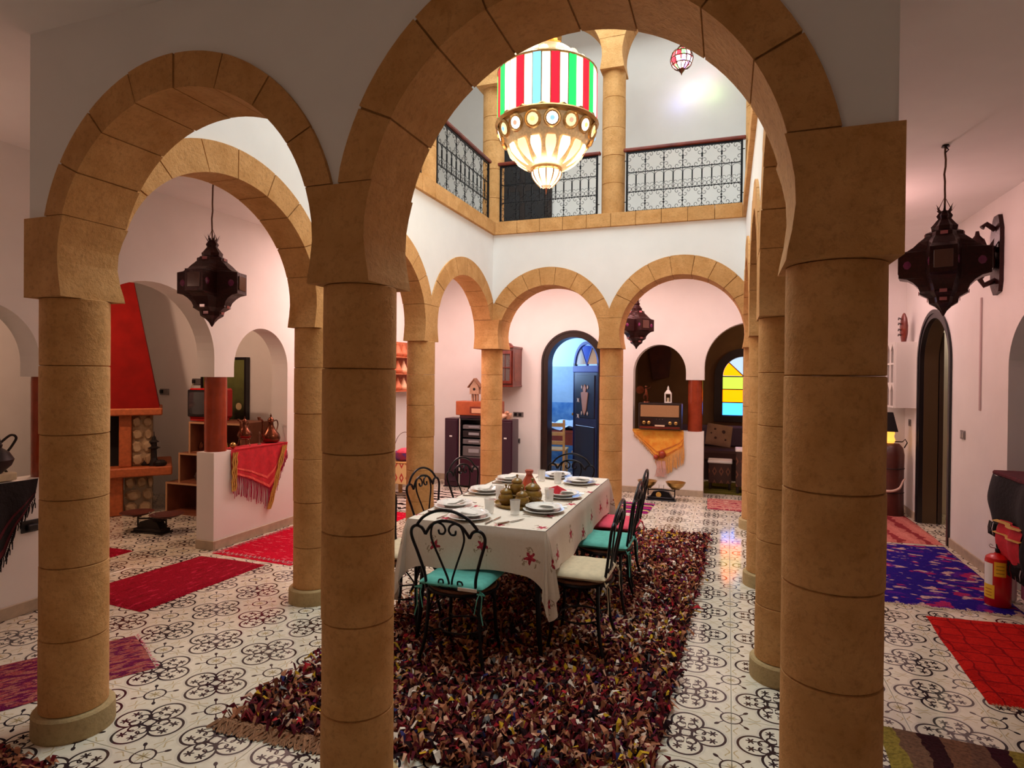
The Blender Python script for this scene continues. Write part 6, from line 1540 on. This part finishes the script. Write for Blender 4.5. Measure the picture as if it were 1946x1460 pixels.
# stepped box shelves with tv
box = lambda x0, x1, y0, y1, z0, z1, th=.018: MB().box(x0, x1, y0, y1, z0, z0 + th).box(x0, x1, y0, y1, z1 - th, z1).box(x0, x0 + th, y0, y1, z0 + th, z1 - th).box(x1 - th, x1, y0, y1, z0 + th, z1 - th).box(x0 + th, x1 - th, y1 - th, y1, z0 + th, z1 - th)
shelfm = simple('warm_shelf_wood', (0.26, 0.08, 0.035), 0.55, c2=(0.18, 0.05, 0.02), scale=8)
for (x0, x1, z0, z1, lb) in ((-6.02, -4.95, 0, .36, 'lowest box of the stepped wooden shelf'), (-5.83, -4.95, .361, .70, 'middle box of the stepped wooden shelf'), (-5.68, -4.95, .701, 1.055, 'top box of the stepped wooden shelf, under the television')):
    t = thing('box_shelf', lb, 'shelf', (0, 0, 0), 0, 'stepped box shelves')
    obj('box', box(x0, x1, 5.28, 5.75, z0, z1), shelfm, t)
    obj('front_edge', MB().box(x0, x1, 5.272, 5.28, z1 - .020, z1).box(x0, x0 + .02, 5.272, 5.28, z0, z1 - .02), simple('shelf_edge_wood', (0.50, 0.26, 0.13), 0.5), t)
o = thing('fur_cushion', 'dark brown furry cushion on the lowest shelf box', 'cushion', (-5.40, 5.36, .46)); 
mb = MB(); mb.sphere((0, 0, 0), .20, 14, 8, 0, .55)
obj('pad', mb, M['dark_cushion'], o, True)
mb = MB()
for k in range(260):
    a, b = rs.uniform(0, 2 * pi), rs.uniform(-1.2, 1.2); d_ = Vector((cos(a) * cos(b), sin(a) * cos(b), sin(b) * .55)); p = d_ * .195; q = d_ * .225 + Vector((0, 0, -.02)); s_ = Vector((-sin(a), cos(a), 0)) * .006
    mb.add([p - s_, p + s_, q], [(0, 1, 2)])
f = obj('fur', mb, M['dark_cushion'], o); f['kind'] = 'stuff'
t = thing('television', 'small old red cased television on the stepped shelf behind the red column', 'television', (-5.60, 5.45, 1.056))
obj('case', MB().bbox(-.18, .19, -.10, .20, .03, .37, .02), M['ext_red'], t); obj('foot', MB().bbox(-.17, .17, -.08, .16, 0, .03, .005), M['ext_red'], t)
obj('bezel', MB().bbox(-.17, .18, -.112, -.10, .05, .355, .01), M['black'], t)
V = []; n = 8
for j in range(n + 1):
    for i in range(n + 1):
        u, v = -1 + 2 * i / n, -1 + 2 * j / n; k = 1 - .06 * u * u * v * v; V.append((-.01 + u * .135 * k, -.113 - .02 * (1 - (u * u + v * v) / 2), .205 + v * .125 * k))
obj('screen', MB().add(V, [(j * (n + 1) + i, j * (n + 1) + i + 1, (j + 1) * (n + 1) + i + 1, (j + 1) * (n + 1) + i) for j in range(n) for i in range(n)]), simple('dark_grey_screen', (0.05, 0.05, 0.055), 0.06), t, True)
for k, (x, z) in enumerate(((-5.50, .702), (-5.38, .702), (-5.62, .702), (-5.26, .702))):
    o = obj('small_jar', MB().lathe([(.001, 0), (.035, 0), (.04, .04), (.03, .08), (.015, .10), (.001, .105)], 12), M[('copper', 'leather', 'copper', 'brass')[k]], loc=(x, 5.40, z + .018)); tag(o, 'small %s jar inside the top shelf box' % ('copper coloured, second from the left', 'dark brown, third from the left', 'copper coloured, leftmost', 'brass')[k], 'jar', 'jars in the top shelf box')
o = obj('arched_clock', MB().prism([(-.055, 0), (.055, 0), (.055, .07)] + [(.055 * cos(pi * k / 8), .07 + .055 * sin(pi * k / 8)) for k in range(1, 8)] + [(-.055, .07)], -.03, .03), M['redwood'], loc=(-5.755, 5.42, .7015)); tag(o, 'little arched wooden clock on the step of the middle shelf box', 'clock')
for k in range(3):
    o = obj('book', MB().bbox(-.11, .11, -.08, .08, 0, .022, .003), M[('white_paint', 'leather', 'white_label')[k]], loc=(-5.25, 5.40, .0185 + .0225 * k)); tag(o, ('white', 'brown', 'pale')[k] + ' book lying in the lowest shelf box', 'book', 'books in the lowest box')
t = thing('painting', 'tall dark green abstract painting in a black frame behind the half wall', 'painting', (-5.95, 6.1, 1.25))
def paint():
    m_, nt, b = newmat('green_dark_painting', 0.4); v, x, y, z = coords(nt)
    n = noisetex(nt, v, 9, 5); f = ramp(z + (n - 0.5) * 0.5, -0.25, 0.35)
    c = mixc(nt, f, (0.012, 0.010, 0.008), (0.16, 0.18, 0.05)); c = mixc(nt, slen(x - 0.24, z + 0.06) < 0.045, c, (0.55, 0.42, 0.22)); nt.links.new(c, b.inputs['Base Color']); return m_
obj('canvas', MB().bbox(-.33, .33, -.055, -.02, -.60, .52, .004), paint(), t)
obj('frame', MB().box(-.36, -.33, -.065, 0, -.63, .55).box(.33, .36, -.065, 0, -.63, .55).box(-.33, .33, -.065, 0, -.63, -.60).box(-.33, .33, -.065, 0, .52, .55), M['black'], t)
for x, z, w_ in ((-6.40, 1.49, .20), (-6.98, 1.35, .14)):
    o = thing('wall_socket', 'grey socket strip on the fireplace room wall ' + ('above the television' if x > -6.6 else 'right beside the red hood'), 'socket', (x, 6.1, z)); obj('plate', MB().bbox(-w_ / 2, w_ / 2, -.02, 0, -.04, .04, .003), M['metalgrey'], o)
    obj('plug', MB().bbox(-w_ / 2 + .02, -w_ / 2 + .06, -.045, -.02, -.02, .025, .004), M['black'], o)
o = obj('power_cable', MB().tube([(-6.47, 6.08, 1.47), (-6.50, 6.07, 1.42), (-6.47, 6.07, 1.36), (-6.46, 6.08, 1.2), (-6.46, 6.08, .9)], .005, 5), M['cream'], loc=(0, 0, 0)); tag(o, 'thin pale cable hanging from the socket strip', 'cable')

# ------------------------------------------------------------------ right corridor
t = thing('white_cabinet', 'white wall cupboard with pointed glazed doors at the far right corner', 'cabinet', (WR, 8.31, 1.27))
obj('side_panel', MB().bbox(-.21, 0, -.20, -.185, .0, .76, .002), M['white_paint'], t)
obj('carcass', MB().box(-.21, 0, -.185, .20, 0, .015).box(-.21, 0, -.185, .20, .745, .76).box(-.21, 0, .185, .20, .015, .745).box(-.02, 0, -.185, .185, .015, .745).box(-.20, -.02, -.185, .185, .27, .285), M['white_paint'], t)
dr = MB()
for y0, y1 in ((-.185, 0), (0, .185)):
    dr.box(-.226, -.212, y0, y0 + .022, .0, .76).box(-.226, -.212, y1 - .022, y1, .0, .76)
    for z in (0, .27, .50, .74): dr.box(-.226, -.212, y0 + .022, y1 - .022, z, z + .02)
    c_ = (y0 + y1) / 2
    for zz in (.70, .23):
        dr.prism([(y0 + .022, zz + .04), (y0 + .022, zz - .04), (c_, zz + .04)], -.224, -.214, 'x'); dr.prism([(y1 - .022, zz + .04), (c_, zz + .04), (y1 - .022, zz - .04)], -.224, -.214, 'x')
dq = obj('door', dr, M['white_paint'], t); obj('pane', MB().box(-.220, -.217, -.17, .17, .01, .75), M['cabglass'], dq)
o = obj('red_tin', MB().bbox(-.04, .04, -.04, .04, 0, .09, .004), M['crimson'], loc=(WR - .11, 8.22, 1.286)); tag(o, 'small red tin in the white wall cupboard', 'box')
t = thing('carved_mask', 'carved reddish wooden mask standing on the white cupboard', 'mask', (WR - .10, 8.26, 2.031))
obj('face', MB().lathe([(.001, 0), (.05, .01), (.075, .10), (.08, .19), (.06, .28), (.03, .33), (.001, .345)], 12, sx=.5), M['redwood'], t, 30)
for z in (.08, .14, .21, .27): obj('carved_ridge', MB().tube([(-.045, -.05, z), (-.052, 0, z + .015), (-.045, .05, z)], .008, 5), M['darkwood'], t)
o = thing('wall_socket', 'small dark socket left of the far dark door frame', 'socket', (WR, 8.55, 1.11)); o.location = (WR - .0, 8.36, 1.09); obj('plate', MB().bbox(-.010, 0, -.04, .04, -.04, .04, .003), M['metalgrey'], o); obj('insert', MB().bbox(-.013, -.010, -.022, .022, -.022, .022, .001), M['plum'], o)
o = thing('light_switch', 'grey light switch right of the far dark door', 'switch', (WR, 6.63, 1.10)); obj('plate', MB().bbox(-.010, 0, -.055, .055, -.04, .04, .003), M['metalgrey'], o); obj('rocker', MB().bbox(-.014, -.010, -.04, -.004, -.026, .026, .001).bbox(-.014, -.010, .004, .04, -.026, .026, .001), simple('rocker_grey', (0.30, 0.28, 0.27), 0.4), o)
t = thing('leather_churn', 'tall oxblood leather covered churn with a white horn strap against the far wall', 'vessel', (1.83, 8.28, 0))
obj('body', MB().lathe([(.001, 0), (.125, 0), (.130, .02), (.122, .30), (.125, .55), (.128, .72), (.112, .80), (.075, .845), (.001, .85)], 20), M['leather'], t, 50)
obj('hoop', MB().tube([(.127 * cos(2 * pi * k / 20), .127 * sin(2 * pi * k / 20), .56) for k in range(20)], .006, 5, True).tube([(.124 * cos(2 * pi * k / 20), .124 * sin(2 * pi * k / 20), .28) for k in range(20)], .006, 5, True), M['iron_matt'], t)
obj('horn', MB().tube(catmull([(-.10, -.13, .30), (-.02, -.15, .31), (.05, -.15, .35), (.09, -.12, .43), (.12, -.09, .45)], 5), [.018 - .0006 * k for k in range(21)], 8), simple('ivory_horn', (0.62, 0.42, 0.34), 0.4), t, True)
obj('rail_arm', MB().tube([(-.14, -.02, .87), (.10, -.02, .87), (.13, -.02, .90), (.15, -.02, .86), (.12, -.02, .80)], .007, 6), M['iron_matt'], t)
t = thing('table_lamp', 'glowing amber lamp with tapered black shade on top of the leather churn', 'lamp', (1.80, 8.28, .852))
obj('lamp_body', MB().lathe([(.05, 0), (.065, .03), (.05, .08), (.06, .12), (.03, .16)], 16), M['amber_glow'], t, 40)
obj('lamp_shade', MB().lathe([(.105, .135), (.107, .14), (.045, .36), (.043, .36), (.100, .14)], 4, ph=pi / 4, caps=False), M['black'], t)
point('amber_lamp_bulb', (1.80, 8.28, 1.06), 1.2, (1.0, 0.5, 0.15), .03)
# fire extinguisher
t = thing('fire_extinguisher', 'squat red fire extinguisher with yellow labels standing on the blue rug', 'extinguisher', (1.815, 5.215, .016), -.35)
obj('cylinder', MB().lathe([(.072, 0), (.077, .006), (.077, .31), (.072, .335), (.050, .352), (.024, .36), (.022, .368)], 28), M['ext_red'], t, 40)
obj('valve', MB().lathe([(.016, .368), (.020, .378), (.020, .395), (.012, .40), (.012, .42)], 12).box(-.014, .014, -.012, .012, .405, .43), M['iron'], t)
obj('safety_pin', MB().tube([(-.012, 0, .395), (-.045, -.005, .40), (-.052, 0, .412), (-.045, .005, .42), (-.03, 0, .41)], .003, 5), M['steel'], t)
obj('hose_stub', MB().tube([(.02, 0, .385), (.045, 0, .37), (.05, 0, .34)], .006, 6), M['black'], t)
obj('side_boss', MB().lathe([(.01, 0), (.008, .012)], 8).tf(Matrix.Translation((.077, 0, .24)) @ Matrix.Rotation(pi / 2, 4, 'Y')), M['iron'], t)
def wrap(a0, a1, z0, z1, r_, m_, nm):
    V = []; n = 8
    for i in range(n + 1):
        a = a0 + (a1 - a0) * i / n; V += [(r_ * cos(a), r_ * sin(a), z0), (r_ * cos(a), r_ * sin(a), z1)]
    obj(nm, MB().add(V, [(2 * i, 2 * i + 2, 2 * i + 3, 2 * i + 1) for i in range(n)]), m_, t)
wrap(-1.85, -.95, .215, .315, .0778, M['yellow_label'], 'front_label'); wrap(-2.9, -1.95, .11, .30, .0778, M['white_label'], 'side_label'); wrap(-2.9, -1.8, .055, .15, .0782, M['yellow_label'], 'lower_label')
for k in range(3): wrap(-1.70, -1.10, .235 + .025 * k, .240 + .025 * k, .0784, simple('label_ink', (0.30, 0.16, 0.01), 0.6), 'printed_line')
for k in range(3): wrap(-2.6, -2.0, .072 + .022 * k, .077 + .022 * k, .0788, simple('label_ink2', (0.45, 0.05, 0.01), 0.6), 'printed_line')
# chest with woollen cloth at the right edge
t = thing('white_console', 'white curved leg console in the right wall niche under dark wool', 'table', (2.0, 5.12, 0))
obj('top', MB().bbox(-.12, .30, -.32, .34, .86, .90, .01), M['white_paint'], t)
obj('front_panel', MB().bbox(-.10, .25, -.30, .32, .55, .86, .01), M['red_plaster'], t)
for y in (-.24, .26): obj('leg', MB().bbox(-.10, -.02, y - .04, y + .04, 0, .55, .02), M['white_paint'], t)
obj('inner_panel', MB().bbox(.0, .10, -.22, .24, .03, .5, .01), simple('mauve_panel', (0.40, 0.10, 0.20), 0.6), t)
t = thing('wool_blanket', 'black and red wool blanket with gold bands draped over the console at the right edge', 'blanket', (2.0, 5.12, 0))
def drape(x, y0, y1, z0, z1, mat, nm, seed, amp=.015):
    V = []; n = 14; m_ = 14
    for j in range(m_ + 1):
        for i in range(n + 1):
            u, v = i / n, j / m_; y = y0 + (y1 - y0) * u; z = z1 - (z1 - z0) * v * (1 - .10 * noise.noise(Vector((u * 5, seed, 0))))
            V.append((x - amp * sin(u * 9 + seed) - .03 * sin(pi * v) , y + .02 * noise.noise(Vector((u * 2, v * 3, seed))), z))
    obj(nm, MB().add(V, [(j * (n + 1) + i, j * (n + 1) + i + 1, (j + 1) * (n + 1) + i + 1, (j + 1) * (n + 1) + i) for j in range(m_) for i in range(n)]), mat, t, 60)
drape(-.145, -.33, .36, .56, .91, M['black_wool'], 'wool_drop', 1, .02)
obj('top_fold', MB().bbox(-.14, .26, -.33, .36, .902, .935, .01), M['wine_wool'], t)
drape(-.160, -.20, .10, .36, .62, M['crimson'], 'red_end', 5)
drape(-.172, -.22, .12, .595, .615, M['gold_thread'], 'gold_band', 5); drape(-.172, -.22, .12, .515, .535, M['gold_thread'], 'gold_band', 5)
drape(-.150, -.33, -.10, .33, .60, M['black_wool'], 'wool_drop', 5)
mb = MB()
for k in range(120):
    y = rs.uniform(-.33, .36); z = .56 if y > .16 else .35; mb.tube([(-.155, y, z), (-.16, y + .01, z - .05), (-.155, y + rs.uniform(-.02, .02), z - .10)], .003, 3)
f = obj('fringe', mb, M['black_wool'], t); f['kind'] = 'stuff'
